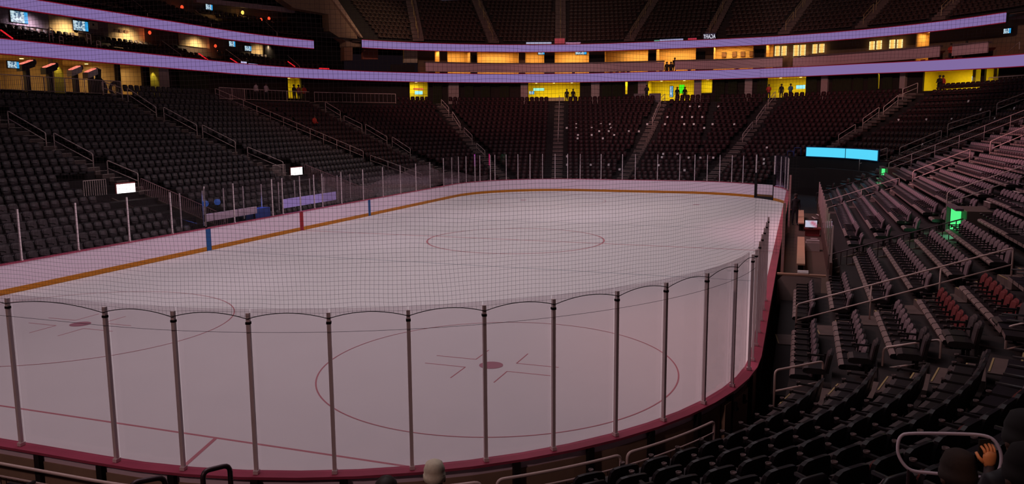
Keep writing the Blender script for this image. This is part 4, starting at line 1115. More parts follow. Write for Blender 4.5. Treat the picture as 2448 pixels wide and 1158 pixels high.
slab_px('wall_corner_column', [(823, 113), (843, 113), (843, 145), (823, 145)], 23.2, .8, mat('brown_column', (.26, .12, .07)))
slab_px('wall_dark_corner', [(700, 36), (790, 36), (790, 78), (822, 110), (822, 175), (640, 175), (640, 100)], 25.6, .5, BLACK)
slab_px('balcony_band', [(470, -6), (705, 20), (705, 31), (470, 5)], 24.5, .4, mat('mauve_band', (.34, .22, .24)), kind=None, label='thin mauve balcony band above the upper left tier', cat='balcony')
spot('plaster_lamp', (-10, 24, 22), (-34, 45, 17), 7000, (1.0, .72, .42), 22, .8)
slab_px('corner_platform', [(938, 154), (992, 154), (992, 171), (938, 171)], 22.8, .6, BLACK, kind=None, label='black platform front left of the balcony walls', cat='platform')
slab_px('lit_column', [(966, 119), (998, 119), (998, 150), (966, 150)], 25.0, .4, mat('beige_column', (.62, .45, .34)), kind=None, label='beige lit column left of the amber suites', cat='column')
slab_px('amber_bay', [(867, 118), (904, 118), (904, 142), (867, 142)], 25.0, .4, mat('amber_bay', (.30, .08, .05)), kind=None, label='dim red brown bay with two amber lamps below ribbon end', cat='wall panel')
slab_px('diagonal_panel', [(2408, 34), (2448, 8), (2460, 8), (2460, 44), (2408, 46)], 24.0, .5, mat('rose_panel', (.42, .26, .26)), kind=None, label='rose grey slanted panel at the extreme upper right', cat='wall panel')
# centre scoreboard bottom edge
sb = empty('center_scoreboard', (0, 0, 12.2), label='dark underside of the hanging centre scoreboard at the top', cat='scoreboard')
b = MB(); b.box((-1.2, 0, .2), (5.6, .5, .25)); b.box((.6, 0, .05), (1.6, .3, .12)); b.box((-2.6, 0, .45), (.1, .4, .5)); b.box((2.0, 0, .45), (.1, .4, .5)); b.build('frame', mat('navy_frame', (.03, .03, .06)), sb)
for i, (x, z, c3) in enumerate(((-3.4, .25, (230, 60, 50)), (.45, -.03, (230, 90, 70)), (5.4, .3, (230, 40, 60)))):
    b = MB(); b.lathe([(0, -.05), (.07, -.03), (.07, .03), (0, .05)], (x, 0, z), 10); b.build('red_light', emis('sb_red', (230, 60, 50), 1.4), sb)

# ------------------------------------------------------------------ club machines behind the left fence
for i, (x0, y0, x1, y1, m) in enumerate(((47, 150, 76, 165, PLAS), (104, 158, 130, 172, PLAS), (166, 162, 190, 179, mat('white_casing', (.60, .50, .52))), (204, 168, 228, 184, mat('white_casing', (.60, .50, .52))))):
    c = on_ring((x0+x1)/2, (y0+y1)/2, 21.9); n = ring(t_of(c.x, c.y), 21.9)[1]; ang = math.atan2(n[1], n[0]); D = (c-CAM).dot(FW)
    w = (x1-x0)/FPX*D*1.25; o = empty('lounge_machine', (c.x, c.y, 8.2), ang, label='tilted %s machine with glowing red edge in the club, %s from the left' % ('dark' if i < 2 else 'white', nth(i)), cat='machine')
    z = c.z-8.2
    b = MB(); k = len(b.v); b.box((0, 0, 0), (.5, w, .42)); b.v = [(x, y, zz-.30*y/w*1.2+z) for x, y, zz in b.v]; b.build('casing', m, o)
    b = MB(); b.box((-.02, 0, .24), (.4, w*.8, .05)); b.v = [(x, y, zz-.30*y/w*1.2+z) for x, y, zz in b.v]; b.build('glow_edge', emis('red_edge', (255, 130, 110), 1.2), o)
    b = MB(); b.lathe([(0, -.2), (.16, -.15), (.2, .0), (.15, .16), (0, .2)], (0, w*.62*(1 if False else -1)*-1 if False else -w*.6, z+.28), 12); b.build('head', PLAS, o, True)
    b = MB(); b.box((0, 0, (z-.2)/2), (.3, .3, max(.1, z-.2))); b.build('stand', PLAS, o)
flat(32, 155, 22, 15, 21.6, TV, 'television', 'television behind the railing at the extreme left', 'television', BLACK)
o = empty('lounge_machine', label='tall dark machine at the right end of the club', cat='machine'); c = on_ring(250, 182, 21.9)
b = MB(); b.lathe([(0, 0), (.5, 0), (.6, .5), (.45, 1.0), (.2, 1.3), (.22, 1.6), (.25, 1.9), (0, 2.0)], (c.x, c.y-.6, 8.2), 14); b.build('body', PLAS, o, True)
b = MB(); b.tube([(c.x, c.y+.9+.45*math.cos(a), 8.75+.45*math.sin(a)) for a in [PI*j/10 for j in range(21)]], .12, 8); b.build('wheel', PLAS, o, True)

# ------------------------------------------------------------------ vomitories, screens, tunnel
def barred(P0, P1, zb0, zb1, zt0, zt1, label, m=None, gap=.13, r=.012):
    """sloping barred railing between two plan points"""
    root = empty('barred_railing', label=label, cat='railing'); b = MB(); b.tube([(*P0, zb0), (*P0, zt0), (*P1, zt1), (*P1, zb1)], .024, 8); b.build('top_rail', m or RAILM, root)
    b = MB(); L = math.dist(P0, P1); n = max(2, int(L/gap))
    for i in range(1, n):
        u = i/n; x, y = P0[0]+(P1[0]-P0[0])*u, P0[1]+(P1[1]-P0[1])*u; b.box((x, y, (zb0+zt0)/2*(1-u)+(zb1+zt1)/2*u), (r*2, r*2, (zt0-zb0)*(1-u)+(zt1-zb1)*u), math.atan2(P1[1]-P0[1], P1[0]-P0[0]))
    b.build('bars', m or RAILM, root); return root
def vomitory(nm, x0, x1, yc, hw, ztop0, ztop1, side):
    """walls of a stairwell cut in the stand between x0 (rink end) and x1"""
    b = MB()
    for s_ in (-1, 1):
        y = yc+s_*hw; vs = [(x0, y-.06, -.1), (x1, y-.06, -.1), (x1, y-.06, ztop1), (x0, y-.06, ztop0)]; vs += [(a, y+.06, c) for a, _, c in vs]
        b.add(vs, [(0, 1, 2, 3), (7, 6, 5, 4), (0, 4, 5, 1), (1, 5, 6, 2), (2, 6, 7, 3), (3, 7, 4, 0)])
    b.box((x1+(.06 if x1 > x0 else -.06), yc, ztop1/2), (.12, hw*2+.12, ztop1)); o = b.build(nm, mat('vomitory_wall', (.12, .085, .07), rough=.9)); return tag(o, kind='structure')
for yc, i, q in ((-5.45, 0, 'nearest'), (10.2, 1, 'second')):
    vomitory('wall_stairwell_left', -14.4, -20.2, yc, 1.15, .45, 2.35, 'L')
    zc = 2.62; s_ = empty('exit_screen', (-20.12, yc, 0), label='blank glowing white screen over the %s left stand stairwell' % q, cat='screen')
    b = MB(); b.box((0, 0, zc), (.05, 1.22 if i == 0 else 1.35, .62 if i == 0 else .72)); b.build('screen', WHITE, s_); b = MB(); b.box((-.05, 0, zc), (.06, 1.36 if i == 0 else 1.48, .76 if i == 0 else .84)); b.build('bezel', mat('red_bezel', (.25, .05, .05)), s_)
    barred((-20.2, yc+1.15), (-14.6, yc+1.15), 2.3, .5, 3.15, 1.25, 'barred stairwell railing sloping down right of the %s white screen' % q, mat('pinkish_rail', (.42, .22, .24)))
    barred((-19.6, yc-1.15), (-14.6, yc-1.15), 1.6, .5, 2.12, 1.10, 'barred stairwell railing left of the %s white screen' % q, DARKRAIL)
    barred((-20.25, yc-2.6), (-20.25, yc-1.2), 2.35, 2.35, 3.25, 3.25, 'short level barred rail left of the %s white screen' % q); tag(MB().box((-20.3, yc-1.95, 2.05), (.12, 1.4, .5)).build('stairwell_front', mat('tan_front', (.20, .12, .09))), 'tan wall strip under the barred rail left of %s white screen' % q, 'low wall')
    spot('screen_spill', (-19.9, yc, 2.6), (-16.5, yc+1.5, 1.0), 6, (1, .6, .6), 120, 1, .3)
for (yc, hw, q) in ((-6.95, .95, 'large'), (20.5, 1.0, 'small far')):
    x1 = 19.15
    vomitory('wall_stairwell_right', 15.0, x1, yc, hw, .65, 2.0, 'R'); tag(MB().box((x1+.5, yc, 1.45), (.8, 2*hw+.1, 2.86)).build('wall_stairwell_block', mat('vomitory_wall', (.12, .085, .07))), kind='structure')
    g = empty('green_lit_opening', (x1-.08, yc, 0), label='%s green glowing stairwell opening in the right stand' % q, cat='opening')
    b = MB(); b.box((0, .0, 2.0), (.05, hw*1.8, 1.7)); b.build('glow', GREEN, g)  # glowing panel stands in for the green-lit inside of the doorway
    b = MB(); b.box((-.05, 0, 2.92), (.25, hw*2+.1, .08)); b.box((-.1, hw, 1.5), (.12, .1, 2.9)); b.build('header', mat('header_grey', (.14, .10, .11)), g)
    barred((x1, yc-hw), (14.9, yc-hw), 1.95, .62, 2.62, 1.15, 'dark barred railing sloping down beside the %s green opening' % q, DARKRAIL, .20, .014)
    b = MB(); b.box(((x1+15.4)/2, yc-hw-.02, 1.2), (4.2, .2, .05), 0, 0); b.v = [(x, y, z+(x-17.4)*.30) for x, y, z in b.v]; tag(b.build('stone_ledge', mat('cap_beige', (.34, .24, .18))), 'beige sloping wall cap under the railing by the %s green opening' % q, 'ledge')
    l = bpy.data.lights.new('green_glow', 'AREA'); l.size = 1.2; l.size_y = .8; l.energy = 20; l.color = (.25, 1, .5); o = bpy.data.objects.new('green_glow', l); C.objects.link(o); o.location = (x1-.3, yc, 2.2); o.rotation_euler = (0, math.radians(65), 0)
# dark tunnel mouth with two blue screens above
b = MB(); b.ringbox(TUN0-1.0, TUN1+.6, 6.55, 7.2, 0, 3.05); tag(b.build('wall_tunnel', BLACK), kind='structure')
for a, c, lab in ((1930, 2021, 'long plain cyan screen above the dark corner tunnel, left one'), (2025, 2099, 'long plain cyan screen above the dark corner tunnel, right one')):
    ta, za = tz(a, 352 if a < 2000 else 357, 6.5); tb, zb = tz(c, 355 if a < 2000 else 361, 6.5); z = 3.87
    r = empty('led_screen', label=lab, cat='screen'); MB().ringbox(ta, tb, 6.4, 6.5, 3.14, z, step=.7).build('screen', CYAN, r); MB().ringbox(ta-.1, tb+.1, 6.5, 6.6, 3.06, z+.06).build('frame', mat('blue_frame', (.01, .03, .10)), r)
spot('cyan_spill', (16.2, 31.0, 3.2), (13.6, 29.5, .2), 40, (.2, .5, 1), 120, 1, .4)
pa, pb = on_ring(1898, 380, 6.6), on_ring(1914, 380, 6.6)
handrail((pa.x, pa.y), (pb.x, pb.y), 3.05, 3.05, 'small blue tinted rail hoop left of the cyan screens', h=.75, m=mat('blue_lit_rail', (.05, .10, .40)), mid=False)  # blue light on the hoops is put into the rail colour
pa, pb = on_ring(1882, 380, 6.6), on_ring(1896, 380, 6.6)
handrail((pa.x, pa.y), (pb.x, pb.y), 3.05, 3.05, 'lower blue tinted rail hoop left of the taller hoop', h=.45, m=mat('blue_lit_rail', (.05, .10, .40)), mid=False)

# ------------------------------------------------------------------ penalty boxes / scorer side on the left
for a, c, y0, y1, m, lab, nm in ((492, 614, 514, 531, mat('pale_panel', (.85, .66, .80)), 'pale pink advertising panel behind the left glass near the blue line', 'advertising_board'),
                            (678, 804, 478, 499, LED, 'pale violet LED panel behind the left glass by the red line', 'advertising_board')):
    p0, p1 = on_x(a, y1, -14.1), on_x(c, y1 if a > 600 else 515, -14.1); za, zb = (on_x(a, y1, -14.1).z, on_x(a, y0, -14.1).z)
    o = empty(nm, (-14.1, (p0.y+p1.y)/2, 0), label=lab, cat='panel'); L = p1.y-p0.y
    if a < 600:
        wds = [(0, .14), (.15, .60), (.61, .72), (.73, 1.0)]
    else: wds = [(0, 1.0)]
    for u0, u1 in wds:
        b = MB(); b.box((0, (u0+u1)/2*L-L/2, (za+zb)/2+.02), (.08, (u1-u0)*L-.03, zb-za+.02)); b.build('panel_face', m, o)
    b = MB(); b.box((-.08, 0, (za+zb)/2), (.06, L, zb-za)); b.box((-.08, -L/2+.1, za/2), (.06, .08, za)); b.box((-.08, L/2-.1, za/2), (.06, .08, za)); b.build('support', BLACK, o)
b = MB(); b.box((-13.9, 2.6, .48), (.5, 22, .06)); b.box((-14.2, 2.6, .24), (.08, 22, .45)); tag(b.build('penalty_bench', mat('dark_bench', (.05, .035, .035))), 'long dark bench behind the left boards near the red line', 'bench')
spot('blue_stage_lamp', (-15.8, -2.4, 2.6), (-14.6, -1.4, .6), 160, (.05, .22, 1), 75, .8, .1)
spot('blue_stage_lamp', (-15.8, -6.2, 3.2), (-14.4, -6.0, .6), 90, (.05, .22, 1), 70, .8, .1)
b = MB(); b.box((-14.6, -1.7, .75), (.5, 1.5, 1.3)); tag(b.build('equipment_case', mat('blue_glow_case', (.06, .12, .45), rough=.5)), 'blue lit equipment case right of the pale pink panel', 'case')  # blue glow on a dark case, put into its colour
for i, y in enumerate((-5.9, -5.0)):  # made-up glowing balls standing in for two soft blue glows
    o = empty('blue_glow_ball', (-14.6, y, 1.05), label='added blue glow ball behind pale pink panel, %s one' % ('left' if i == 0 else 'right'), cat='glow ball')
    b = MB(); b.lathe([(0, -.16), (.12, -.12), (.17, 0), (.13, .13), (0, .17)], (0, 0, 1.0), 14); b.build('head', emis('blue_glow', (40, 65, 130), .8), o, True)
    b = MB(); b.tube([(0, 0, -1.05), (0, 0, .85)], .04, 6); b.box((0, 0, -1.0), (.4, .4, .06)); b.build('stand', BLACK, o)
glass_run('second clear glass wall behind the left boxes', [-7.4, -5.8, -4.2, -2.6, -1.0, .6, 2.2, 3.8, 5.4, 7.0, 8.6], 1.9, .9, 2.9, FGLASS, tops=2.7, pw=.04)

# ------------------------------------------------------------------ players bench on the right
WOOD = mat('bench_wood', (.72, .40, .26), rough=.5, noise=.15, scale=2)
b = MB(); b.box((14.05, 1.7, .12), (1.7, 26.4, .24)); tag(b.build('floor_bench', mat('bench_floor', (.10, .055, .04), rough=.8)), kind='structure')
for y0, y1, lab in ((-7.4, .3, 'tan wooden players bench plank, nearer one'), (5.8, 12.5, 'tan wooden players bench plank, farther one')):
    o = empty('players_bench', (13.95, (y0+y1)/2, .24), label=lab, cat='bench'); L = y1-y0
    b = MB(); b.box((0, 0, .42), (.30, L, .06)); b.build('seat_plank', WOOD, o)
    for j in range(4): b = MB(); b.box((0, -L/2+.3+j*(L-.6)/3, .2), (.2, .06, .40)); b.build('leg', BLACK, o)
b = MB(); n_ = 10
vs = []; W2 = 1.35
for k in range(2):
    y = -11.75+k*.10
    vs += [(13.22, y, 0), (13.22+W2, y, 0), (13.22+W2, y, .95), (13.40, y, 1.02), (13.22, y, .80)]
b.add(vs, [(0, 1, 2, 3, 4), (9, 8, 7, 6, 5)]+[(i, (i+1) % 5, 5+(i+1) % 5, 5+i) for i in range(5)])
tag(b.build('bench_end_wall', mat('end_wall', (.40, .28, .26), rough=.7)), 'grey brown end wall of the players bench, in front of seats', 'low wall')
b = MB(); b.box((13.95, -11.66, 1.03), (1.5, .20, .05)); tag(b.build('end_shelf', mat('shelf_orange', (.50, .26, .18))), 'orange lit shelf on top of the bench end wall', 'shelf')
for i in range(2):
    b = MB(); b.box((14.0, -11.60+i*.25, 1.09), (.34, .16, .05)); tag(b.build('folded_towel', CARD), 'white folded towel on the bench end shelf, %s one' % ('nearer' if i == 0 else 'farther'), 'towel')
o = empty('bench_back_wall', (14.95, 2.5, 0), label='dark wall with clear glass between the players bench and seats', cat='wall')
b = MB(); b.box((0, 0, .5), (.10, 22.6, 1.0)); b.build('wall_base', mat('bench_back', (.12, .06, .05)), o)
for j in range(12):
    b = MB(); b.box((0, -11.2+j*2.03, 1.65), (.06, .05, 1.35)); b.build('post', RAILM, o)
    if j < 11: b = MB(); b.box((0, -10.18+j*2.03, 1.68), (.012, 1.96, 1.3)); b.build('pane', FGLASS, o)
for y, lab in ((-11.5, 'tall post with glass at the near end of the players bench'), (3.4, 'tall glass divider between the two player benches')):
    o = empty('glass_divider', (14.1, y, 0), label=lab, cat='glass divider')
    b = MB(); b.box((-.75, 0, 1.9), (.09, .09, 2.9 if y > 0 else 2.9)); b.build('post', mat('red_lit_post', (.42, .24, .22)), o)
    b = MB(); b.box((0, 0, 1.9), (1.4, .012, 1.7)); b.build('pane', FGLASS, o)
b = MB(); b.box((14.5, 4.2, .62), (.8, .7, .06)); b.box((14.5, 4.2, .42), (.7, .5, .35)); tag(b.build('desk', mat('red_desk', (.28, .04, .04))), 'small red desk carrying a lit monitor in the bench area', 'desk')
def mon_mat():
    m = bpy.data.materials.new('monitor_picture'); m.use_nodes = True; nt = m.node_tree; b = nt.nodes['Principled BSDF']; N = nt.nodes.new; L = nt.links.new
    tc = N('ShaderNodeTexCoord'); nz = N('ShaderNodeTexVoronoi'); nz.inputs['Scale'].default_value = 4; L(tc.outputs['Object'], nz.inputs['Vector'])
    cr = N('ShaderNodeValToRGB'); cr.color_ramp.elements[0].position = .1; cr.color_ramp.elements[0].color = (.6, .12, .2, 1); cr.color_ramp.elements[1].position = .7; cr.color_ramp.elements[1].color = (.65, .68, .85, 1)
    L(nz.outputs['Distance'], cr.inputs[0]); L(cr.outputs[0], b.inputs['Emission Color']); b.inputs['Emission Strength'].default_value = .9; b.inputs['Base Color'].default_value = (.01, .01, .01, 1); return m
MON = mon_mat()
for (x, w, lab) in ((14.42, .56, 'small lit monitor with red and white picture on bench desk'), (15.22, .36, 'smaller reflection of the monitor shown beyond the bench glass')):  # the smaller one imitates the monitor's reflection in the bench glass
    o = empty('monitor', (x, 3.9, .66), label=lab, cat='monitor')
    b = MB(); b.box((0, 0, .22), (w, .03, .34)); b.build('screen', MON, o); b = MB(); b.box((0, .03, .22), (w+.06, .03, .40)); b.box((0, .03, .02), (.2, .12, .03)); b.build('case', BLACK, o)
b = MB(); b.box((14.45, -.9, .66), (.55, .30, .10)); b.box((14.5, -.7, .74), (.30, .20, .06)); b.box((14.45, -.9, .42), (.6, .4, .38)); tag(b.build('towel_stack', mat('towel_grey', (.45, .36, .36))), 'stack of pale towels on a box behind the nearer bench', 'towels')
spot('bench_lamp', (13.4, -3, 5.0), (14.0, -3.0, .3), 60, (1, .45, .25), 95, .9, .3)
spot('bench_lamp', (13.4, 8, 5.0), (14.0, 8.0, .3), 60, (1, .5, .35), 95, .9, .3)
# red orange lit wall behind right boards top
# ------------------------------------------------------------------ white cards on the far seats
cards = [(1650,255),(1672,255),(1718,255),(1596,280),(1631,280),(1655,280),(1679,280),(1378,297),(1437,297),(1459,297),(1548,297),(1590,297),(1636,297),(1659,297),(1704,297),(1756,297),
 (1355,306),(1378,306),(1415,306),(1461,306),(1433,314),(1456,314),(1504,314),(1528,314),(1382,323),(1415,323),(1469,323),(1381,331),(1442,331),(1684,306),(1586,368),(1583,376),(1620,368),(1647,377),(1675,377),(1706,377),
 (1356,374),(1356,394),(1413,394),(1456,394),(1482,405),(1575,395),(1637,407),(1835,353),(1828,381),(1828,391),(2151,287),(2218,286),(2279,285),(2210,346),(2319,242),(2349,262),(2430,259),(2383,284)]
cm = MB(); cm.box((0, 0, 0), (.02, .19, .19)); cmesh = None
for i, q in enumerate(cards):
    p = hit(q[0], q[1], TL if q[0] < 2000 else SEC['R'], .72)
    if p is None: continue
    n = ring(t_of(p.x, p.y), 1)[1]
    if cmesh is None: o = cm.build('seat_card', CARD); cmesh = o.data
    else: o = bpy.data.objects.new('seat_card', cmesh); C.objects.link(o)
    o.location = (p.x-n[0]*.15, p.y-n[1]*.15, p.z); o.rotation_euler = (0, .3, math.atan2(n[1], n[0]))
    row = int((d_of(p.x, p.y)-1.85)/.84)
    blk = 'on seat in middle far block' if q[0] < 1580 else ('on seat in right far block' if q[0] < 1900 else 'on seat in far right corner')
    tag(o, 'white card %s, %s among cards counted from the left' % (blk, nth(sorted(cards).index(q))), 'card', 'white cards on the far seats')

# ------------------------------------------------------------------ people
SKIN = mat('skin', (.45, .26, .18), rough=.6)
def figure_mesh(joints, edges, faces_mat, sub=1):
    me = bpy.data.meshes.new('body'); me.from_pydata([j[0] for j in joints], edges, []); o = bpy.data.objects.new('body_tmp', me); C.objects.link(o)
    sk = o.modifiers.new('skin', 'SKIN'); sk.use_smooth_shade = True
    for i, j in enumerate(joints):
        r = j[1]; me.skin_vertices[0].data[i].radius = (r, r) if not isinstance(r, tuple) else r
    me.skin_vertices[0].data[0].use_root = True
    ss = o.modifiers.new('sub', 'SUBSURF'); ss.levels = sub; ss.render_levels = sub
    dg = bpy.context.evaluated_depsgraph_get(); dg.update()
    ev = o.evaluated_get(dg); m2 = bpy.data.meshes.new_from_object(ev); bpy.data.objects.remove(o)
    idx = [faces_mat(p.center) for p in m2.polygons]; m2.materials.clear()
    return m2, idx
def stand_joints(arm='down'):
    J = [((0,0,.98), .13), ((0,0,1.18), .13), ((0,0,1.38), (.15,.11)), ((0,0,1.50), .06), ((0,-.01,1.60), .085), ((0,-.01,1.70), .075)]
    E_ = [(0,1),(1,2),(2,3),(3,4),(4,5)]
    for s in (-1, 1):
        n = len(J); J += [((s*.18,0,1.42), .07), ((s*.24,.02 if arm == 'down' else -.05,1.15), .05), ((s*.24 if arm == 'down' else s*.12,-.05 if arm == 'down' else -.27,.92 if arm == 'down' else 1.12), .04), ((s*.24 if arm == 'down' else s*.08,-.07 if arm == 'down' else -.34,.84 if arm == 'down' else 1.16), .035)]
        E_ += [(2,n),(n,n+1),(n+1,n+2),(n+2,n+3)]
        n = len(J); J += [((s*.10,0,.88), .10), ((s*.11,-.02,.50), .065), ((s*.12,.0,.12), .045), ((s*.12,-.16,.05), .04)]
        E_ += [(0,n),(n,n+1),(n+1,n+2),(n+2,n+3)]
    return J, E_
def sit_joints(bend=.0, hold=False, sc=1.0):
    J = [((0,0,.55), .14), ((0,.02,.75), .14), ((0,.0+bend*.3,.98), (.165,.12)), ((0,-.02-bend*.1,1.11), .065), ((0,-.04-bend*.2,1.21), .088), ((0,-.04-bend*.2,1.31), .075)]
    E_ = [(0,1),(1,2),(2,3),(3,4),(4,5)]
    for s in (-1, 1):
        n = len(J)
        if hold: J += [((s*.20,0,1.02), .08), ((s*.27,-.10,.78), .062), ((s*.12,-.33,.88), .045), ((s*.09,-.38,.93), .038)]
        else: J += [((s*.20,0,1.02), .08), ((s*.26,-.02,.76), .06), ((s*.20,-.24,.66), .045), ((s*.16,-.32,.64), .036)]
        E_ += [(2,n),(n,n+1),(n+1,n+2),(n+2,n+3)]
        n = len(J); J += [((s*.11,-.05,.53), .11), ((s*.13,-.46,.52), .075), ((s*.13,-.48,.12), .05), ((s*.13,-.62,.05), .04)]
        E_ += [(0,n),(n,n+1),(n+1,n+2),(n+2,n+3)]
    return J, E_
_bm = {}
def person(kind, loc, rz, top, legs, label, skin=None, scale=1.0, hair=None, group=None):
    """kind: stand / hold / sit; local -Y is the way the person faces"""
    if kind not in _bm:
        J, E_ = stand_joints('down' if kind == 'stand' else 'hold') if kind in ('stand', 'hold') else sit_joints(hold=(kind == 'sithold'))
        hz = 1.53 if kind in ('stand', 'hold') else 1.14; lz = .95 if kind in ('stand', 'hold') else .60
        def fm(c):
            if c[2] > hz: return 2
            if kind == 'stand' and abs(c[0]) > .19 and c[2] < .92: return 2
            if kind in ('hold', 'sithold') and c[1] < -.31 and c[2] > .8 and c[2] < 1.3: return 2
            if kind == 'sit' and c[1] < -.28 and .6 < c[2] < .7 and abs(c[0]) > .12: return 2
            return 1 if c[2] < lz else 0
        _bm[kind] = figure_mesh(J, E_, fm)
    m0, idx = _bm[kind]; me = m0.copy()
    for m in (top, legs, skin or SKIN): me.materials.append(m)
    me.polygons.foreach_set('material_index', idx); me.polygons.foreach_set('use_smooth', [True]*len(me.polygons))
    o = bpy.data.objects.new('person', me); C.objects.link(o); o.location = loc; o.rotation_euler = (0, 0, rz); o.scale = (scale,)*3
    tag(o, label, 'person', group)
    hz = 1.66 if kind in ('stand', 'hold') else 1.27
    b = MB(); b.lathe([(.105, -.03), (.112, .03), (.095, .09), (.05, .125), (0, .135)], (0, .015, hz), 14); b.build('hair', hair or mat('dark_hair', (.03, .02, .015)), o, True)
    return o
DK = mat('dark_cloth', (.015, .012, .014)); RD = mat('red_shirt', (.60, .05, .03)); WH = mat('white_shirt', (.65, .58, .62)); JN = mat('dark_trousers', (.02, .018, .025)); SKD = mat('skin_dim', (.20, .10, .07))
folk = [ # px, d, floor z, pose, top, label
 (703, 22.0, 8.2, 'hold', DK, 'person in dark clothes standing before the narrow yellow doorway'), (714, 22.0, 8.2, 'stand', mat('pinkish_shirt', (.45, .10, .10)), 'shorter person in red standing between two others at the doorway'),
 (727, 21.9, 8.2, 'hold', RD, 'person in bright red top right of the narrow yellow doorway'), (612, 21.6, 8.2, 'stand', WH, 'person in white shirt behind the far left railing, left one'),
 (636, 21.6, 8.2, 'hold', WH, 'person in white shirt behind the far left railing, right one'), (1355, 24.2, 8.2, 'stand', DK, 'shorter dark figure beside the food counter'),
 (1370, 24.0, 8.2, 'stand', DK, 'slim dark figure standing by the food counter'), (1546, 22.0, 8.42, 'hold', DK, 'dark person on the low platform next to camera cabinets'),
 (1619, 24.0, 8.2, 'stand', DK, 'dark figure left of the green panel'), (1637, 24.0, 8.2, 'stand', DK, 'dark figure right of the green panel'),
 (1838, 22.6, 8.2, 'hold', RD, 'person in red at the left edge of silhouettes opening'), (1868, 22.4, 8.2, 'stand', DK, 'dark standing silhouette in the yellow opening'),
 (1890, 22.6, 8.2, 'hold', mat('blue_top', (.05, .16, .30)), 'person in blue leaning at the yellow opening'), (2246, 21.8, 8.3, 'hold', DK, 'dark standing person before the large far right opening'),
 (2254, 22.2, 8.3, 'stand', RD, 'person in red partly hidden behind dark person at right'),
 (971, 23.8, 11.0, 'hold', DK, 'person with dark cap working on the black platform'), (1371, 24.4, 11.0, 'hold', DK, 'dark guest before the wide television suite'),
 (1461, 24.5, 10.9, 'stand', DK, 'dark guest at suite counter, first of four'), (1475, 24.5, 11.0, 'stand', DK, 'dark guest at suite counter, second of four'), (1490, 24.5, 10.85, 'stand', DK, 'dark guest at suite counter, third of four'),
 (1502, 24.5, 11.0, 'stand', DK, 'dark guest at suite counter, fourth of four'), (1580, 24.5, 11.0, 'stand', DK, 'dark guest left of the balcony gap'), (1594, 23.6, 11.0, 'stand', DK, 'dark figure standing in the balcony gap, left'),
 (1604, 23.7, 11.0, 'hold', DK, 'dark figure standing in the balcony gap, middle'), (1613, 23.9, 11.45, 'stand', DK, 'tallest dark figure behind the balcony gap'), (1648, 24.5, 11.0, 'stand', DK, 'dark guest right of the balcony gap'),
 (1762, 24.5, 10.9, 'stand', DK, 'dark guest below the framed pictures'), (1934, 24.2, 11.2, 'hold', DK, 'dark guest between the bright lantern panels'), (1963, 24.3, 10.8, 'stand', DK, 'dark guest in front of the third lantern pair'),
 (2273, 24.6, 11.3, 'hold', RD, 'person in red on the far right balcony, left one'), (2310, 24.8, 11.4, 'hold', RD, 'person in red on the far right balcony, right one')]
for px_, d, fz, kd, mt, lab in folk:
    t = px_t(px_, d, fz+1.2); p, n = ring(t, d); person(kd, (*p, fz), math.atan2(n[1], n[0])-PI/2, mt, JN, lab, SKD)
p = hit(752, 300, TL, .5); n = ring(t_of(p.x, p.y), 1)[1]
person('sit', (p.x, p.y, zrow('L', d_of(p.x, p.y))), math.atan2(n[1], n[0])-PI/2, RD, JN, 'person in red sitting alone in the far left seats', SKD)
person('stand', (13.62, 8.4, .24), .3, DK, JN, 'dark standing person in the players bench area', SKD)

# foreground people seen from behind
TOFINGER = mat('warm_lit_skin', (.75, .30, .14), rough=.6)
def near_person(loc, rz, kd, top, label, cap=None, hairc=None, sc=1.0):
    o = person(kd, loc, rz, top, JN, label, mat('skin_near', (.14, .075, .055)), sc, hairc)
    for ch in list(o.children): bpy.data.objects.remove(ch)
    # rounder head with face and ears
    b = MB(); hz = 1.245
    b.lathe([(0, -.13), (.05, -.12), (.078, -.07), (.092, 0), (.098, .05), (.09, .10), (.06, .14), (0, .155)], (0, -.03, hz), 20, sy=1.12)
    for s in (-1, 1): b.lathe([(0, -.03), (.012, -.02), (.014, .01), (0, .035)], (s*.102, -.02, hz), 8, sy=2)
    b.lathe([(0, -.03), (.016, -.02), (.012, .01), (0, .03)], (0, -.145, hz-.005), 8)
    hd = b.build('head', mat('skin_near', (.30, .17, .12)), o, True)
    b = MB()
    for s in (-1, 1): b.lathe([(0, -.008), (.012, 0), (0, .008)], (s*.035, -.132, hz+.02), 8)
    b.box((0, -.137, hz-.065), (.05, .01, .01)); b.build('face_features', BLACK, hd)
    if cap:
        b = MB(); b.lathe([(.108, -.015), (.116, .0), (.116, .045), (.108, .05), (.110, .10), (.085, .17), (.05, .19), (.0, .195)], (0, -.025, hz+.01), 20, sy=1.08); b.build('knit_cap', cap, o, True)
    else:
        b = MB(); b.lathe([(.100, -.06), (.112, .0), (.114, .06), (.10, .12), (.06, .165), (0, .175)], (0, -.005, hz), 20, sy=1.10); b.build('hair', hairc or mat('dark_hair', (.03, .02, .015)), o, True)
    return o
def place_near(px, py, D, top_h, **k):
    v = ray(px, py).normalized(); p = CAM+v*D; return (p.x, p.y, p.z-top_h)
near_person(place_near(1037, 1108, 8.6, 1.43), PI+.3, 'sit', DK, 'person seated with a cream knitted cap at the bottom edge', cap=mat('cream_cap', (.85, .72, .55), rough=.9, noise=.25, scale=30))
near_person(place_near(922, 1139, 8.0, 1.43), PI+.2, 'sit', DK, 'person with dark hair seated left of the cream cap')
np_ = near_person(place_near(2300, 1080, 6.3, 1.45), PI+.42, 'sithold', mat('grey_coat', (.05, .036, .05)), 'seated person with dark knitted cap and raised lit hand, behind rail loop', cap=mat('brown_cap', (.045, .028, .024), rough=.95, noise=.3, scale=40))
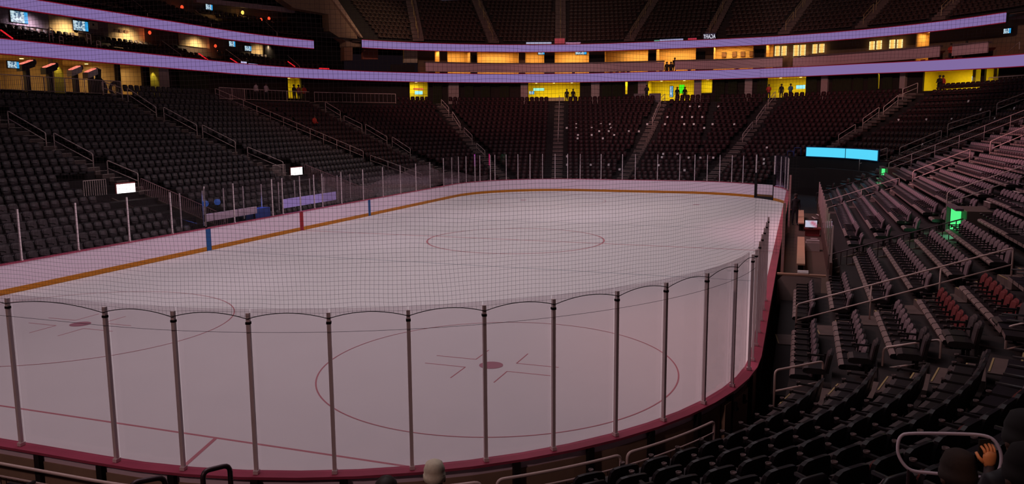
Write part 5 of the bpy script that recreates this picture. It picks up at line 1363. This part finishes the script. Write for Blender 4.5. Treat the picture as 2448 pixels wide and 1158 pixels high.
near_person(place_near(2462, 985, 5.8, 1.45), PI+.42, 'sit', mat('black_coat', (.02, .016, .02)), 'dark seated person cut by the right picture edge', cap=mat('grey_cap', (.028, .024, .024), rough=.95))
near_person(place_near(2470, 1066, 5.2, 1.45), PI+.42, 'sit', mat('black_coat', (.02, .016, .02)), 'darkest seated person in the bottom right corner', cap=mat('charcoal_cap', (.018, .013, .013), rough=.95))
# hand with five fingers around a phone, warm lit
v = ray(2366, 1099).normalized(); hp = CAM+v*6.05
hand = empty('raised_hand', tuple(hp), PI+.42); bpy.context.view_layer.update(); hand.parent = np_; hand.matrix_parent_inverse = np_.matrix_world.inverted()
bpy.context.view_layer.update(); hand.matrix_parent_inverse = np_.matrix_world.inverted()
b = MB(); b.lathe([(0, -.055), (.03, -.05), (.042, -.02), (.045, .02), (.038, .045), (0, .055)], (0, 0, 0), 14, sy=.55); pm = b.build('palm', TOFINGER, hand, True)
for j, (x, L_, lean) in enumerate(((-.030, .060, -.10), (-.011, .072, -.03), (.010, .068, .04), (.030, .052, .12))):
    b = MB(); b.tube([(x, 0, .035), (x+lean*.03, -.012, .035+L_*.45), (x+lean*.05, -.035, .035+L_*.70), (x+lean*.05, -.055, .035+L_*.62)], [.0105, .0095, .0085, .007], 8); b.build('finger', TOFINGER, pm, True)
b = MB(); b.tube([(.035, -.005, -.02), (.060, -.02, .008), (.062, -.045, .032)], [.014, .011, .009], 8); b.build('thumb', TOFINGER, pm, True)
b = MB(); b.tube([(0, 0, -.04), (.015, .03, -.16), (.03, .06, -.26)], [.030, .034, .045], 10); b.build('cuff', mat('grey_coat', (.05, .036, .05)), hand, True)
b = MB(); b.box((.01, -.045, .045), (.075, .012, .14)); ph = b.build('phone', BLACK); ph.location = tuple(hp); ph.rotation_euler = (0, 0, PI+.42); tag(ph, 'dark phone held up in the warm lit hand', 'phone')
spot('hand_fill_lamp', tuple(hp+Vector((-.15, -.35, .25))), tuple(hp), 1.1, (1, .55, .3), 50, .6, .03)  # added lamp on the camera side, lights the back of the hand

# mirrored lettering on the small panel above the upper ribbon
tcu = bpy.data.curves.new('letters', 'FONT'); tcu.body = 'ACAFIT'; tcu.size = .62; tcu.extrude = .01; tcu.align_x = 'CENTER'; tcu.align_y = 'CENTER'
to = bpy.data.objects.new('letters', tcu); C.objects.link(to); tcu.materials.append(emis('letters_white', (235, 235, 250), 1.1)); to.parent = r_sign
to.location = (-.08, 0, 0); to.rotation_euler = (PI/2, 0, -PI/2); to.scale = (-.62, 1, 1)
bpy.context.view_layer.update(); dg = bpy.context.evaluated_depsgraph_get(); lm = bpy.data.meshes.new_from_object(to.evaluated_get(dg))
lo_ = bpy.data.objects.new('letters', lm); C.objects.link(lo_); lo_.parent = r_sign; lo_.location = to.location; lo_.rotation_euler = to.rotation_euler; lo_.scale = to.scale; bpy.data.objects.remove(to); lo_.name = 'letters'
